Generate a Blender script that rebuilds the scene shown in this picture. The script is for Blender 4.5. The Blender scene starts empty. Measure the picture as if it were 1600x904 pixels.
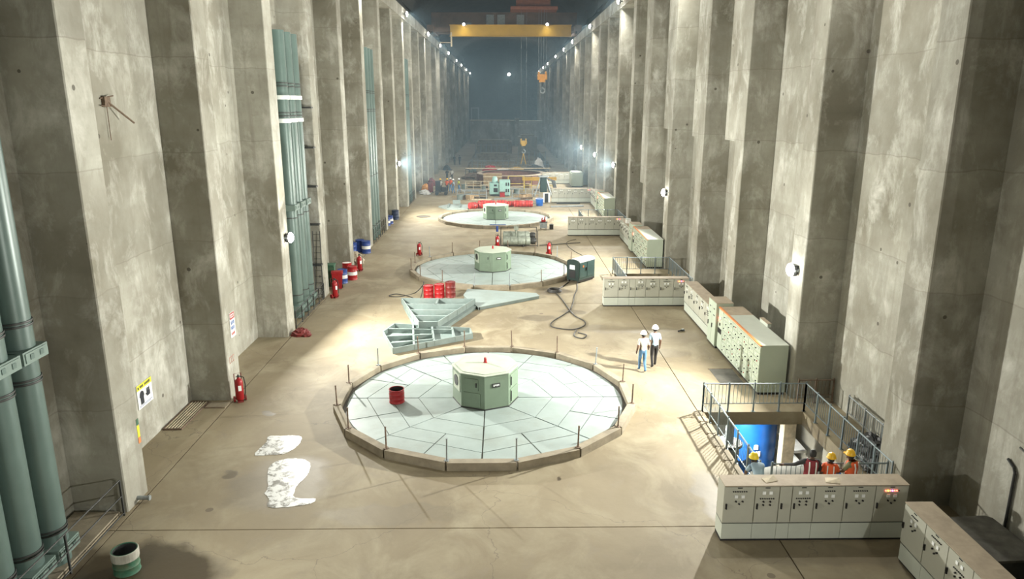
import bpy, math, random
from mathutils import Vector, Matrix
random.seed(7)
PI = math.pi
scene = bpy.context.scene
COL = scene.collection

# ------------------------------------------------------------------ camera
cam_d = bpy.data.cameras.new('camera')
cam = bpy.data.objects.new('camera', cam_d); COL.objects.link(cam)
cam_d.sensor_width = 36.0
cam_d.lens = 36.0 * 1130.0 / 1600.0
cam_d.clip_end = 1000
_r = Vector((0.99991735, -0.0128566, 0.0))
_d = Vector((-0.00319592, -0.24856103, -0.96861096))      # image-down in world
_f = Vector((0.01245305, 0.96853091, -0.24858157))
cam.matrix_world = Matrix(((_r.x, -_d.x, -_f.x, 0), (_r.y, -_d.y, -_f.y, 0), (_r.z, -_d.z, -_f.z, 10.8), (0, 0, 0, 1)))
scene.camera = cam
# ------------------------------------------------------------------ world, exposure
w = bpy.data.worlds.new('world'); scene.world = w; w.use_nodes = True
w.node_tree.nodes['Background'].inputs[0].default_value = (0.02, 0.025, 0.03, 1)
w.node_tree.nodes['Background'].inputs[1].default_value = 0.2
vs = scene.view_settings
vs.view_transform = 'Standard'; vs.look = 'None'; vs.gamma = 1; vs.use_curve_mapping = False
vs.exposure = 0.08
scene.cycles.use_adaptive_sampling = True; scene.cycles.adaptive_threshold = .035
scene.cycles.max_bounces = 5; scene.cycles.diffuse_bounces = 3; scene.cycles.glossy_bounces = 2
scene.cycles.transmission_bounces = 2; scene.cycles.volume_bounces = 0; scene.cycles.sample_clamp_indirect = 6
# lamp powers (each lamp's own light is made in its builder)
P_TOP = 1350.0; P_WALL = 5600.0; P_FAR_WALL = 3300.0
LAMP_COL = (1.0, 0.985, 0.90)
HAZE = 0.0026

# ------------------------------------------------------------------ materials
MATS = {}
def _nt(name):
    m = bpy.data.materials.new(name); m.use_nodes = True
    nt = m.node_tree; b = nt.nodes['Principled BSDF']
    return m, nt, b
def N(nt, t, **kw):
    n = nt.nodes.new(t)
    for k, v in kw.items(): setattr(n, k, v)
    return n
def L(nt, a, b): nt.links.new(a, b)
def math_(nt, op, a, b=None, clamp=False):
    n = N(nt, 'ShaderNodeMath', operation=op); n.use_clamp = clamp
    for i, v in enumerate((a, b)):
        if v is None: continue
        if isinstance(v, (int, float)): n.inputs[i].default_value = v
        else: L(nt, v, n.inputs[i])
    return n.outputs[0]
def mix(nt, fac, a, b, blend='MIX'):
    n = N(nt, 'ShaderNodeMix', data_type='RGBA', blend_type=blend)
    for s, v in ((n.inputs[0], fac), (n.inputs[6], a), (n.inputs[7], b)):
        if isinstance(v, (int, float)): s.default_value = v
        elif isinstance(v, tuple): s.default_value = (v[0], v[1], v[2], 1)
        else: L(nt, v, s)
    return n.outputs[2]
def noise(nt, vec, scale, detail=4, rough=.6, dist=0):
    n = N(nt, 'ShaderNodeTexNoise'); n.inputs['Scale'].default_value = scale; n.inputs['Detail'].default_value = detail
    n.inputs['Roughness'].default_value = rough; n.inputs['Distortion'].default_value = dist
    L(nt, vec, n.inputs['Vector']); return n.outputs[0]
def ramp(nt, fac, lo, hi, a=0.0, b=1.0):
    n = N(nt, 'ShaderNodeMapRange'); n.inputs[1].default_value = lo; n.inputs[2].default_value = hi
    n.inputs[3].default_value = a; n.inputs[4].default_value = b; L(nt, fac, n.inputs[0]); return n.outputs[0]
def mapping(nt, vec, scale=(1, 1, 1), loc=(0, 0, 0)):
    n = N(nt, 'ShaderNodeMapping'); n.inputs['Scale'].default_value = scale; n.inputs['Location'].default_value = loc
    L(nt, vec, n.inputs['Vector']); return n.outputs[0]
def mat(name, col, rough=.6, metal=0.0, var=.12, scale=3.0, dirt=None, bump=0.0):
    """painted / bare surface with tonal variation and optional dirt colour"""
    if name in MATS: return MATS[name]
    m, nt, b = _nt(name)
    tc = N(nt, 'ShaderNodeTexCoord'); oi = N(nt, 'ShaderNodeObjectInfo')
    add = N(nt, 'ShaderNodeVectorMath', operation='ADD'); L(nt, tc.outputs['Object'], add.inputs[0]); L(nt, oi.outputs['Location'], add.inputs[1])
    v = add.outputs[0]
    n1 = noise(nt, v, scale, 5)
    dark = tuple(c * (1 - var) for c in col); lite = tuple(min(1, c * (1 + var)) for c in col)
    c = mix(nt, ramp(nt, n1, .35, .65), dark, lite)
    if dirt:
        n2 = noise(nt, v, scale * .6, 6, .7)
        c = mix(nt, ramp(nt, n2, .5, .72, 0, .75), c, dirt)
    L(nt, c, b.inputs['Base Color'])
    b.inputs['Roughness'].default_value = rough; b.inputs['Metallic'].default_value = metal
    if bump:
        bp = N(nt, 'ShaderNodeBump'); bp.inputs['Strength'].default_value = bump; bp.inputs['Distance'].default_value = .02
        L(nt, noise(nt, v, scale * 6, 5), bp.inputs['Height']); L(nt, bp.outputs[0], b.inputs['Normal'])
    MATS[name] = m; return m
def emit(name, col, strength):
    if name in MATS: return MATS[name]
    m, nt, b = _nt(name)
    b.inputs['Base Color'].default_value = (*col, 1); b.inputs['Emission Color'].default_value = (*col, 1)
    b.inputs['Emission Strength'].default_value = strength
    MATS[name] = m; return m

def concrete_wall():
    m, nt, b = _nt('wall_concrete')
    g = N(nt, 'ShaderNodeNewGeometry'); p = g.outputs['Position']; oi = N(nt, 'ShaderNodeObjectInfo')
    base, dark, lite = (.43, .425, .368), (.20, .188, .145), (.63, .628, .57)
    big = noise(nt, mapping(nt, p, (.22, .22, .22)), 1.0, 6, .62)
    c = mix(nt, ramp(nt, big, .36, .64), dark, base)
    med = noise(nt, mapping(nt, p, (.9, .9, .55)), 1.0, 7, .68, .4)
    c = mix(nt, ramp(nt, med, .5, .70, 0, .8), c, lite)
    streak = noise(nt, mapping(nt, p, (2.4, 2.4, .12)), 1.0, 5, .6)
    c = mix(nt, ramp(nt, streak, .55, .75, 0, .55), c, (.20, .18, .145))
    fine = noise(nt, mapping(nt, p, (3.5, 3.5, 2.2)), 1.0, 6, .7, .3)
    c = mix(nt, ramp(nt, fine, .52, .68, 0, .35), c, (.23, .215, .17))
    # horizontal board bands
    band = noise(nt, mapping(nt, p, (.05, .05, 1.7)), 1.0, 3, .5)
    c = mix(nt, ramp(nt, band, .42, .62, .28, 0), c, (.27, .25, .20))
    # pour lifts every 3 m, each with its own tone and a thin dirty joint
    sep = N(nt, 'ShaderNodeSeparateXYZ'); L(nt, p, sep.inputs[0])
    wob = noise(nt, mapping(nt, p, (.8, .8, .8)), 1.0, 2)
    z = math_(nt, 'ADD', sep.outputs[2], math_(nt, 'MULTIPLY', wob, .25))
    zs = math_(nt, 'DIVIDE', z, 3.1)
    fr = math_(nt, 'FRACT', zs)
    line = math_(nt, 'LESS_THAN', fr, .012)
    wn = N(nt, 'ShaderNodeTexWhiteNoise', noise_dimensions='2D')
    cv = N(nt, 'ShaderNodeCombineXYZ'); L(nt, math_(nt, 'FLOOR', zs), cv.inputs[0]); L(nt, math_(nt, 'MULTIPLY', oi.outputs['Random'], 37.0), cv.inputs[1])
    L(nt, cv.outputs[0], wn.inputs['Vector'])
    tone = ramp(nt, wn.outputs['Value'], 0, 1, .93, 1.06)
    mul = N(nt, 'ShaderNodeVectorMath', operation='SCALE'); L(nt, c, mul.inputs[0]); L(nt, tone, mul.inputs['Scale'])
    c = mix(nt, math_(nt, 'MULTIPLY', line, .3), mul.outputs[0], (.16, .14, .11))
    # tie holes and black spots
    vo = N(nt, 'ShaderNodeTexVoronoi'); vo.inputs['Scale'].default_value = .8; L(nt, p, vo.inputs['Vector'])
    c = mix(nt, math_(nt, 'MULTIPLY', math_(nt, 'LESS_THAN', vo.outputs['Distance'], .055), .8), c, (.08, .07, .055))
    L(nt, c, b.inputs['Base Color']); b.inputs['Roughness'].default_value = .88
    bp = N(nt, 'ShaderNodeBump'); bp.inputs['Strength'].default_value = .35; bp.inputs['Distance'].default_value = .03
    L(nt, noise(nt, p, 5, 6, .7), bp.inputs['Height']); L(nt, bp.outputs[0], b.inputs['Normal'])
    MATS['wall'] = m; return m
def concrete_floor():
    m, nt, b = _nt('floor_concrete')
    g = N(nt, 'ShaderNodeNewGeometry'); p = g.outputs['Position']
    base, dark, lite = (.30, .248, .160), (.19, .152, .092), (.385, .338, .232)
    c = mix(nt, ramp(nt, noise(nt, mapping(nt, p, (.16, .16, .16)), 1, 6, .6, .3), .36, .64), dark, base)
    c = mix(nt, ramp(nt, noise(nt, mapping(nt, p, (.5, .4, .5)), 1, 7, .65, .6), .46, .72, 0, .8), c, lite)
    c = mix(nt, ramp(nt, noise(nt, mapping(nt, p, (1.1, .9, 1)), 1, 7, .7, .4), .54, .70, 0, .6), c, (.25, .21, .15))
    # dried stains with a shape of their own: (x, y, rx, ry, strength, tint)
    nz = N(nt, 'ShaderNodeTexNoise'); nz.inputs['Scale'].default_value = .9; nz.inputs['Detail'].default_value = 5
    L(nt, p, nz.inputs['Vector'])
    off = N(nt, 'ShaderNodeVectorMath', operation='SUBTRACT'); L(nt, nz.outputs['Color'], off.inputs[0]); off.inputs[1].default_value = (.5, .5, .5)
    sc = N(nt, 'ShaderNodeVectorMath', operation='SCALE'); L(nt, off.outputs[0], sc.inputs[0]); sc.inputs['Scale'].default_value = 1.5
    pd = N(nt, 'ShaderNodeVectorMath', operation='ADD'); L(nt, p, pd.inputs[0]); L(nt, sc.outputs[0], pd.inputs[1])
    stains = [(-8.6, 15.1, 1.9, 1.15, .95), (-8.3, 20.0, .35, .28, .6), (1.8, 36.2, .9, .5, .45), (3.6, 37.2, .8, .5, .45), (2.9, 41.6, 1.2, .8, .55),
              (4.2, 34.4, 1.2, .5, .3), (9.2, 49.6, .9, .35, .7), (-2.6, 34.6, 1.0, .35, .25), (1.5, 19.6, .12, .12, .8), (-6.6, 19.3, 1.5, 1.6, .3),
              (7.0, 30.5, 1.6, .5, .2), (6.5, 34.0, 2.0, .6, .25), (-3.0, 17.6, 2.0, .5, .2), (8.0, 15.6, 2.4, .5, .3), (-8.5, 24.2, .3, .2, .5), (5.9, 18.6, .45, 1.4, .4)]
    acc = None
    for (x, y, rx, ry, s) in stains:
        v = mapping(nt, pd.outputs[0], (1 / rx, 1 / ry, 0), (-x / rx, -y / ry, 0))
        ln = N(nt, 'ShaderNodeVectorMath', operation='LENGTH'); L(nt, v, ln.inputs[0])
        f = ramp(nt, ln.outputs['Value'], 1.15, .8, 0, s)
        acc = f if acc is None else math_(nt, 'MAXIMUM', acc, f)
    c = mix(nt, acc, c, (.055, .04, .022))
    vo = N(nt, 'ShaderNodeTexVoronoi'); vo.inputs['Scale'].default_value = .42; L(nt, p, vo.inputs['Vector'])
    c = mix(nt, math_(nt, 'MULTIPLY', math_(nt, 'LESS_THAN', vo.outputs['Distance'], .045), .75), c, (.13, .10, .07))
    # hairline cracks
    ve = N(nt, 'ShaderNodeTexVoronoi', feature='DISTANCE_TO_EDGE'); ve.inputs['Scale'].default_value = .16; L(nt, pd.outputs[0], ve.inputs['Vector'])
    c = mix(nt, math_(nt, 'MULTIPLY', math_(nt, 'LESS_THAN', ve.outputs['Distance'], .0016), .5), c, (.14, .11, .08))
    L(nt, c, b.inputs['Base Color'])
    L(nt, ramp(nt, acc, 0, .8, .72, .32), b.inputs['Roughness'])
    bp = N(nt, 'ShaderNodeBump'); bp.inputs['Strength'].default_value = .2; bp.inputs['Distance'].default_value = .02
    L(nt, noise(nt, p, 4, 6, .7), bp.inputs['Height']); L(nt, bp.outputs[0], b.inputs['Normal'])
    MATS['floor'] = m; return m
def rock():
    m, nt, b = _nt('rock_roof')
    g = N(nt, 'ShaderNodeNewGeometry'); p = g.outputs['Position']
    c = mix(nt, noise(nt, p, .35, 6, .7), (.05, .055, .052), (.13, .14, .135)); L(nt, c, b.inputs['Base Color']); b.inputs['Roughness'].default_value = .95
    bp = N(nt, 'ShaderNodeBump'); bp.inputs['Strength'].default_value = .8; bp.inputs['Distance'].default_value = .3
    L(nt, noise(nt, p, .9, 6, .7), bp.inputs['Height']); L(nt, bp.outputs[0], b.inputs['Normal'])
    MATS['rock'] = m; return m
concrete_wall(); concrete_floor(); rock()
WALL, FLOOR, ROCK = MATS['wall'], MATS['floor'], MATS['rock']
CURB = mat('curb_concrete', (.27, .232, .168), .85, var=.2, scale=1.5, dirt=(.17, .14, .095), bump=.3)
GALC = mat('gallery_concrete', (.42, .40, .33), .85, var=.15, scale=.8)
PLATE = mat('plate_pale_paint', (.30, .36, .345), .5, var=.07, scale=1.2, dirt=(.245, .275, .245))
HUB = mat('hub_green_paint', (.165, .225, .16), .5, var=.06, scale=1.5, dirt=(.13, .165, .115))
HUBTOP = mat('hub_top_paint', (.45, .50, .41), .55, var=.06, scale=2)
DARK = mat('dark_metal', (.05, .052, .05), .5, .3)
BLACK = mat('black_plastic', (.015, .015, .016), .5)
STEEL = mat('galvanised_steel', (.30, .33, .34), .5, .5, var=.15, scale=6)
RUSTY = mat('rusty_steel', (.17, .12, .085), .8, .2, var=.3, scale=8)
RAIL = mat('railing_grey_blue', (.20, .245, .26), .5, .3, var=.1)
PIPE = mat('duct_green_paint', (.10, .15, .135), .36, .1, var=.08, scale=1.2)
PIPE2 = mat('duct_band_pale', (.62, .66, .63), .5)
BRACKET = mat('duct_bracket_green', (.16, .22, .195), .45, .1, var=.08)
BLUEPIPE = mat('blue_grey_pipe', (.20, .27, .42), .35, .2)
CAB = mat('cabinet_grey_green', (.43, .43, .36), .55, var=.03, scale=1.5)
CABW = mat('cabinet_plinth_pale', (.50, .53, .46), .55, var=.04, scale=1.5)
CABT = mat('cabinet_dusty_top', (.38, .31, .225), .8, var=.12, scale=3)
CABP = mat('cabinet_pale_green', (.45, .51, .41), .5, var=.03, scale=1.5)
ORANGE = mat('orange_paint', (.70, .24, .08), .5)
METER = mat('meter_white', (.82, .84, .83), .4)
RED = mat('red_paint', (.34, .012, .016), .4, var=.12, scale=4)
DRED = mat('dark_red_paint', (.16, .018, .016), .5, var=.2, scale=4)
BLUE = mat('blue_paint', (.025, .06, .24), .4, var=.1)
BBLUE = mat('bright_blue_paint', (.012, .11, .42), .35, var=.1)
WHITE = mat('white_paint', (.78, .78, .75), .5, var=.05)
GREEN = mat('green_paint', (.04, .13, .075), .6, var=.3, scale=5, dirt=(.12, .10, .06))
DGREEN = mat('machine_dark_green', (.012, .03, .026), .4, var=.1)
MGREEN = mat('machine_mid_green', (.07, .13, .125), .4, var=.1)
YELLOW = mat('crane_yellow', (.50, .30, .025), .45, var=.08, scale=.8)
BROWN = mat('crane_brown', (.16, .10, .065), .7, var=.15, scale=.8)
ORNG = mat('hook_orange', (.80, .36, .05), .45)
GREYP = mat('frame_grey_paint', (.18, .225, .212), .5, var=.12, scale=2, dirt=(.2, .23, .21))
TEAL = mat('machine_teal', (.30, .50, .46), .45, var=.06)
WOOD = mat('timber', (.36, .26, .15), .8, var=.25, scale=4)
WOODL = mat('timber_pale', (.58, .50, .36), .8, var=.2, scale=4)
CLOTH = mat('tarpaulin_white', (.7, .7, .68), .8, var=.1)
TARPB = mat('tarpaulin_black', (.02, .021, .022), .45, var=.3)
SKIN = mat('skin', (.13, .07, .045), .55, var=.05)
HAIR = mat('hair_black', (.012, .011, .01), .6)
GREYC = mat('cooler_grey_green', (.27, .30, .25), .5, .2, var=.2, scale=5)
HATCH = mat('hatch_dark_plate', (.10, .095, .08), .7, var=.2)
RUBBER = mat('rubber_cable', (.035, .033, .03), .6)
LENS = emit('lamp_lens', (1, .99, .95), 60)
REDL = emit('red_indicator', (1, .10, .06), 9)
AMBL = emit('amber_indicator', (1, .45, .05), 9)
VIOL = emit('violet_indicator', (.5, .2, 1), 5)

# ------------------------------------------------------------------ mesh builder
class MB:
    def __init__(s): s.v = []; s.f = []
    def add(s, vs_, fs):
        o = len(s.v); s.v += [tuple(a) for a in vs_]; s.f += [tuple(i + o for i in f) for f in fs]; return s
    def box(s, x0, y0, z0, x1, y1, z1):
        return s.add([(x0, y0, z0), (x1, y0, z0), (x1, y1, z0), (x0, y1, z0), (x0, y0, z1), (x1, y0, z1), (x1, y1, z1), (x0, y1, z1)],
                     [(3, 2, 1, 0), (4, 5, 6, 7), (0, 1, 5, 4), (1, 2, 6, 5), (2, 3, 7, 6), (3, 0, 4, 7)])
    def bbox(s, x0, y0, z0, x1, y1, z1, b=.02):
        """box with chamfered vertical edges"""
        return s.prism([(x0 + b, y0), (x1 - b, y0), (x1, y0 + b), (x1, y1 - b), (x1 - b, y1), (x0 + b, y1), (x0, y1 - b), (x0, y0 + b)], z0, z1)
    def prism(s, poly, z0, z1):
        n = len(poly)
        return s.add([(p[0], p[1], z0) for p in poly] + [(p[0], p[1], z1) for p in poly],
                     [tuple(range(n - 1, -1, -1)), tuple(range(n, 2 * n))] + [(i, (i + 1) % n, n + (i + 1) % n, n + i) for i in range(n)])
    def cyl(s, p0, p1, r, n=12, r1=None, cap=True):
        p0 = Vector(p0); p1 = Vector(p1); r1 = r if r1 is None else r1
        d = (p1 - p0).normalized(); a = d.orthogonal().normalized(); b = d.cross(a)
        vs_ = []
        for (p, q) in ((p0, r), (p1, r1)):
            for i in range(n):
                t = 2 * PI * i / n; vs_.append(p + a * (q * math.cos(t)) + b * (q * math.sin(t)))
        fs = [(i, (i + 1) % n, n + (i + 1) % n, n + i) for i in range(n)]
        if cap: fs += [tuple(range(n - 1, -1, -1)), tuple(range(n, 2 * n))]
        return s.add(vs_, fs)
    def tube(s, pts, r, n=8):
        pts = [Vector(p) for p in pts]; k = len(pts); vs_ = []; a = None
        for i, p in enumerate(pts):
            d = (pts[min(i + 1, k - 1)] - pts[max(i - 1, 0)]).normalized()
            if a is None: a = d.orthogonal().normalized()
            a = (a - d * a.dot(d)).normalized(); b = d.cross(a)
            for j in range(n):
                t = 2 * PI * j / n; vs_.append(p + a * (r * math.cos(t)) + b * (r * math.sin(t)))
        fs = [(i * n + j, i * n + (j + 1) % n, (i + 1) * n + (j + 1) % n, (i + 1) * n + j) for i in range(k - 1) for j in range(n)]
        fs += [tuple(range(n - 1, -1, -1)), tuple(range((k - 1) * n, k * n))]
        return s.add(vs_, fs)
    def lathe(s, prof, n=20, c=(0, 0, 0), axis='z'):
        vs_ = []
        for (r, z) in prof:
            for j in range(n):
                t = 2 * PI * j / n; x, y = r * math.cos(t), r * math.sin(t)
                vs_.append((c[0] + x, c[1] + y, c[2] + z) if axis == 'z' else ((c[0] + z, c[1] + x, c[2] + y) if axis == 'x' else (c[0] + y, c[1] + z, c[2] + x)))
        k = len(prof)
        fs = [(i * n + j, i * n + (j + 1) % n, (i + 1) * n + (j + 1) % n, (i + 1) * n + j) for i in range(k - 1) for j in range(n)]
        return s.add(vs_, fs)
    def ball(s, c, r, n=12, m=8):
        r = r if isinstance(r, tuple) else (r, r, r)
        vs_ = []
        for i in range(m + 1):
            ph = PI * i / m
            for j in range(n):
                t = 2 * PI * j / n
                vs_.append((c[0] + r[0] * math.sin(ph) * math.cos(t), c[1] + r[1] * math.sin(ph) * math.sin(t), c[2] - r[2] * math.cos(ph)))
        return s.add(vs_, [(i * n + j, i * n + (j + 1) % n, (i + 1) * n + (j + 1) % n, (i + 1) * n + j) for i in range(m) for j in range(n)])
    def mesh(s, name, m, smooth=None):
        me = bpy.data.meshes.new(name); me.from_pydata(s.v, [], s.f); me.materials.append(m)
        if smooth:
            for p in me.polygons: p.use_smooth = True
            me.set_sharp_from_angle(angle=math.radians(smooth))
        me.update(); return me
CACHE = {}
def obj(name, mesh, parent=None, loc=(0, 0, 0), rz=0.0):
    o = bpy.data.objects.new(name, mesh); COL.objects.link(o)
    o.location = loc; o.rotation_euler = (0, 0, rz)
    if parent is not None: o.parent = parent
    return o
def part(name, key, fn, m, parent=None, loc=(0, 0, 0), rz=0.0, smooth=None):
    """fn(MB) fills a mesh once per key; later calls share it"""
    if key is None or (key, m.name) not in CACHE:
        mb = MB(); fn(mb); me = mb.mesh(name, m, smooth)
        if key is not None: CACHE[(key, m.name)] = me
    else: me = CACHE[(key, m.name)]
    return obj(name, me, parent, loc, rz)
def bx(*a): return lambda mb: mb.box(*a)
def cy(p0, p1, r, n=12, r1=None): return lambda mb: mb.cyl(p0, p1, r, n, r1)
def tag(o, label=None, cat=None, group=None, kind=None):
    if label: o['label'] = label
    if cat: o['category'] = cat
    if group: o['group'] = group
    if kind: o['kind'] = kind
    return o
def thing(name, label, cat, loc=(0, 0, 0), rz=0.0, group=None):
    o = obj(name, None, None, loc, rz); o.empty_display_size = .2
    return tag(o, label, cat, group)
ORD = ['first', 'second', 'third', 'fourth', 'fifth', 'sixth', 'seventh', 'eighth', 'ninth', 'tenth', 'eleventh', 'twelfth']

# ------------------------------------------------------------------ setting
XL, XR, XWL, XWR = -10.25, 10.9, -11.7, 12.35
Y0, Y1 = -24.0, 246.0
U = 22.0                                             # pitch of the generating units
def pit_rect(k): return (7.25, 10.85, 18.35 + U * k, 24.15 + U * k)
floor = part('floor', None, bx(-13, Y0, -.62, 7.2, Y1, -.5), FLOOR); tag(floor, 'dusty beige concrete floor of the machine hall', 'floor', kind='structure')
JY = [Y0, -5.1, 16.88, 38.9, 60.3, 82.0, 104.0]
XJ = [-13.0, -10.15, 7.05, 13.0]
G = .018
def slab(x0, x1, y0, y1): part('floor_slab', None, bx(x0 + G, y0 + G, -.5, x1 - G, y1 - G, 0), FLOOR, floor)
for i in range(len(JY) - 1):
    a, b_ = JY[i], JY[i + 1]
    slab(XJ[0], XJ[1], a, b_); slab(XJ[1], XJ[2], a, b_)
    k = i - 2
    if 0 <= k <= 2:
        px0, px1, py0, py1 = pit_rect(k)
        part('floor_slab', None, lambda mb: (mb.box(XJ[2] + G, a + G, -.5, XJ[3], py0, 0), mb.box(XJ[2] + G, py1, -.5, XJ[3], b_ - G, 0),
             mb.box(XJ[2] + G, py0, -.5, px0, py1, 0), mb.box(px1, py0, -.5, XJ[3], py1, 0)), FLOOR, floor)
    else: slab(XJ[2], XJ[3], a, b_)
    part('joint_filler', None, lambda mb: mb.box(-13, b_ - .05, -.3, 13, b_ + .05, -.03), RUSTY, floor)
slab(XJ[0], -6.3, 104, Y1); slab(-6.3, 13, 104, 128); slab(8.6, 13, 128, Y1)
for x in (XJ[1], XJ[2]):
    part('joint_filler', None, bx(x - .05, Y0, -.3, x + .05, 104, -.03), RUSTY, floor)

# cable gallery under the first three hatches
for k in range(3):
    gal = part('floor_gallery', None, lambda mb: (mb.box(3.2, 15.5, -5.0, 12.6, 31.5, -4.8), mb.box(3.0, 15.5, -4.8, 3.2, 31.5, -.5), mb.box(12.4, 15.5, -4.8, 12.6, 31.5, -.5),
               mb.box(3.2, 31.3, -4.8, 12.4, 31.5, -.5), mb.box(3.2, 15.5, -4.8, 12.4, 15.7, -.5)), GALC, None, (0, U * k, 0))
    tag(gal, 'pale concrete gallery floor and walls below the hatch, number %s from the camera' % ORD[k], 'lower floor', kind='structure')

YL = [-19.4, -12, -4.6, 2.9, 10.35, 17.75, 25.45, 33.05, 40.3, 47.75, 55.3, 63.2, 70.3, 78.2, 84.9, 92.6, 100.3, 108.3, 116.0]
while YL[-1] < 226: YL.append(YL[-1] + 7.5)
YR = [-19.6, -12.2, -4.7, 2.8, 10.3, 17.8, 25.4, 33.2, 39.9, 47.5, 55.2, 62.3, 69.9, 77.5, 84.4, 91.7, 98.9, 105.8, 113.0]
while YR[-1] < 226: YR.append(YR[-1] + 7.5)
ZB = 19.2
wall_l = part('wall_left', None, bx(XWL - 1.2, Y0, -.5, XWL, Y1, ZB), WALL); tag(wall_l, 'recessed grey concrete wall behind the pilasters with green ducts', 'wall', kind='structure')
wall_r = part('wall_right', None, bx(XWR, Y0, -.5, XWR + 1.2, Y1, ZB), WALL); tag(wall_r, 'recessed grey concrete wall behind the control cabinets', 'wall', kind='structure')
for i, y in enumerate(YL):
    part('pilaster', 'pilL', lambda mb: mb.bbox(XWL - .1, 0, 0, XL, 1.15, ZB, .03), WALL, wall_l, (0, y, 0))
for i, y in enumerate(YR):
    part('pilaster', 'pilR', lambda mb: mb.bbox(XR, 0, 0, XWR + .1, 1.2, ZB, .03), WALL, wall_r, (0, y, 0))
for i, y, z in ((7, 33.2, 9.1), (8, 39.9, 9.0), (9, 47.5, 9.2), (10, 55.2, 4.8)):
    part('haunch', ('haunch', z), lambda mb: mb.box(XR + .02, 1.15, z, XWR, 2.5 if i > 7 else 2.9, ZB), WALL, wall_r, (0, y, 0))
for nm, s, xa, xb, txt in (('trim_1', -1, XWL - 1.2, XL + .15, 'left'), ('trim_2', 1, XR - .15, XWR + 1.2, 'right')):
    t = part(nm, None, bx(xa, Y0, ZB, xb, Y1, ZB + 1.12), WALL)
    tag(t, 'long concrete crane beam along the top of the %s pilasters' % txt, 'beam', kind='structure')
    xr = xb - .45 if s < 0 else xa + .45
    part('crane_rail', None, bx(xr - .06, Y0, ZB + 1.12, xr + .06, Y1, ZB + 1.3), DARK, t)
def vault(mb):
    prof = [(XWL - 1.2, ZB + 1.1), (XWL - 1.25, 23.5)]
    for i in range(13):
        t = PI - PI * i / 12; prof.append((.32 + 13.0 * math.cos(t), 23.5 + 5.2 * math.sin(t)))
    prof += [(XWR + 1.25, 23.5), (XWR + 1.2, ZB + 1.1)]
    ny = 60; vs_ = []; n = len(prof)
    for j in range(ny + 1):
        y = Y0 + (Y1 - Y0) * j / ny
        for (x, z) in prof: vs_.append((x + random.uniform(-.18, .18), y, z + random.uniform(-.2, .2)))
    mb.add(vs_, [(j * n + i, j * n + i + 1, (j + 1) * n + i + 1, (j + 1) * n + i) for j in range(ny) for i in range(n - 1)])
tag(part('ceiling', None, vault, ROCK), 'dark arched rock roof of the cavern', 'roof', kind='structure')
tag(part('wall_far', None, bx(-14, Y1, -6, 14, Y1 + 1, 30), ROCK), 'dark rock end wall of the cavern beyond the haze', 'wall', kind='structure')
tag(part('wall_back', None, bx(-14, Y0 - 1, -6, 14, Y0, 30), WALL), 'concrete end wall behind the viewpoint', 'wall', kind='structure')
# unfinished bays at the far end
b0 = part('floor_pit', None, lambda mb: (mb.box(-6.3, 128, -6.2, 8.6, Y1, -6.0), mb.box(-6.5, 128, -6, -6.3, Y1, -.5), mb.box(8.6, 128, -6, 8.8, Y1, -.5), mb.box(-6.3, 127.8, -6, 8.6, 128, -.5)), CURB)
tag(b0, 'sunken floor of the unfinished bays at the far end', 'lower floor', kind='structure')
bw = part('wall_block', None, lambda mb: (mb.box(-9, 205, -6, 3.4, 212, 6.3), mb.box(4.6, 205, -6, 11.2, 212, 6.2)), WALL); tag(bw, 'low pale concrete cross wall standing across the far end', 'wall', kind='structure')
part('pier', None, bx(3.4, 203.5, -6, 4.6, 206, 6.9), WALL, bw)
part('coping', None, bx(-9, 204.8, 6.3, 2.0, 205.4, 6.55), WOODL, bw)
for (x0, x1, y, z, lb) in ((-6.0, 2.2, 172, 2.2, 'low dark concrete block under construction before the cross wall'), (3.6, 7.8, 166, 3.6, 'tall dark concrete block beside the far hook'), (-5.0, 1.5, 150, .6, 'squat concrete pedestal nearest the railing of the sunken bay')):
    t = part('concrete_block', None, lambda mb: (mb.bbox(x0, y, -6, x1, y + 6, z, .1), mb.box(x0 + .5, y + .6, z, x1 - .6, y + 4, z + .4)), CURB); tag(t, lb, 'concrete block')

# ------------------------------------------------------------------ lamps
def flood_lamp(loc, face, aim, power, label, group, size=.45, cone=160):
    bd = .36 if loc[2] > 10 else .22
    """face: rotation about z of the lamp front (its front looks along local -y)"""
    t = thing('flood_lamp', label, 'lamp', loc, face, group)
    s = size
    part('housing', ('lh', s), lambda mb: mb.bbox(-s * .36, .0, -s * .36, s * .36, .16, s * .36, .03), DARK, t)
    part('lens', ('ll', s), lambda mb: mb.lathe([(.001, -.30 * s), (s * .2, -.27 * s), (s * .37, -.18 * s), (s * .45, -.06 * s), (s * .45, .0)], 28, (0, 0, 0), 'y'), LENS, t, smooth=60)
    part('bracket', ('lb', s, bd), lambda mb: (mb.box(-s * .44, .05, -.03, -s * .37, bd, .03), mb.box(s * .37, .05, -.03, s * .44, bd, .03), mb.box(-s * .44, bd - .05, -.05, s * .44, bd, .05)), STEEL, t)
    ld = bpy.data.lights.new('lamp_light', 'AREA'); ld.shape = 'DISK'; ld.size = size * .75; ld.energy = power; ld.color = LAMP_COL
    lo = obj('lamp_light', ld, t, (0, -.30 * size - .03, 0))
    d = Vector(aim).normalized(); d.rotate(Matrix.Rotation(-face, 4, 'Z').to_quaternion())
    lo.rotation_mode = 'QUATERNION'; lo.rotation_quaternion = d.to_track_quat('-Z', 'Y')
    return t
FL, FR = PI / 2, -PI / 2          # a lamp on the left wall looks along +x, on the right wall along -x
GT = 'lamps along the crane beams'
TL = [34, 56, 78.5, 100.5, 119.5, 137.5, 160.5, 180, 204, 227]
TR = [24, 46, 68.7, 90.3, 112.3, 128, 147, 173, 191, 214]
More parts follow.
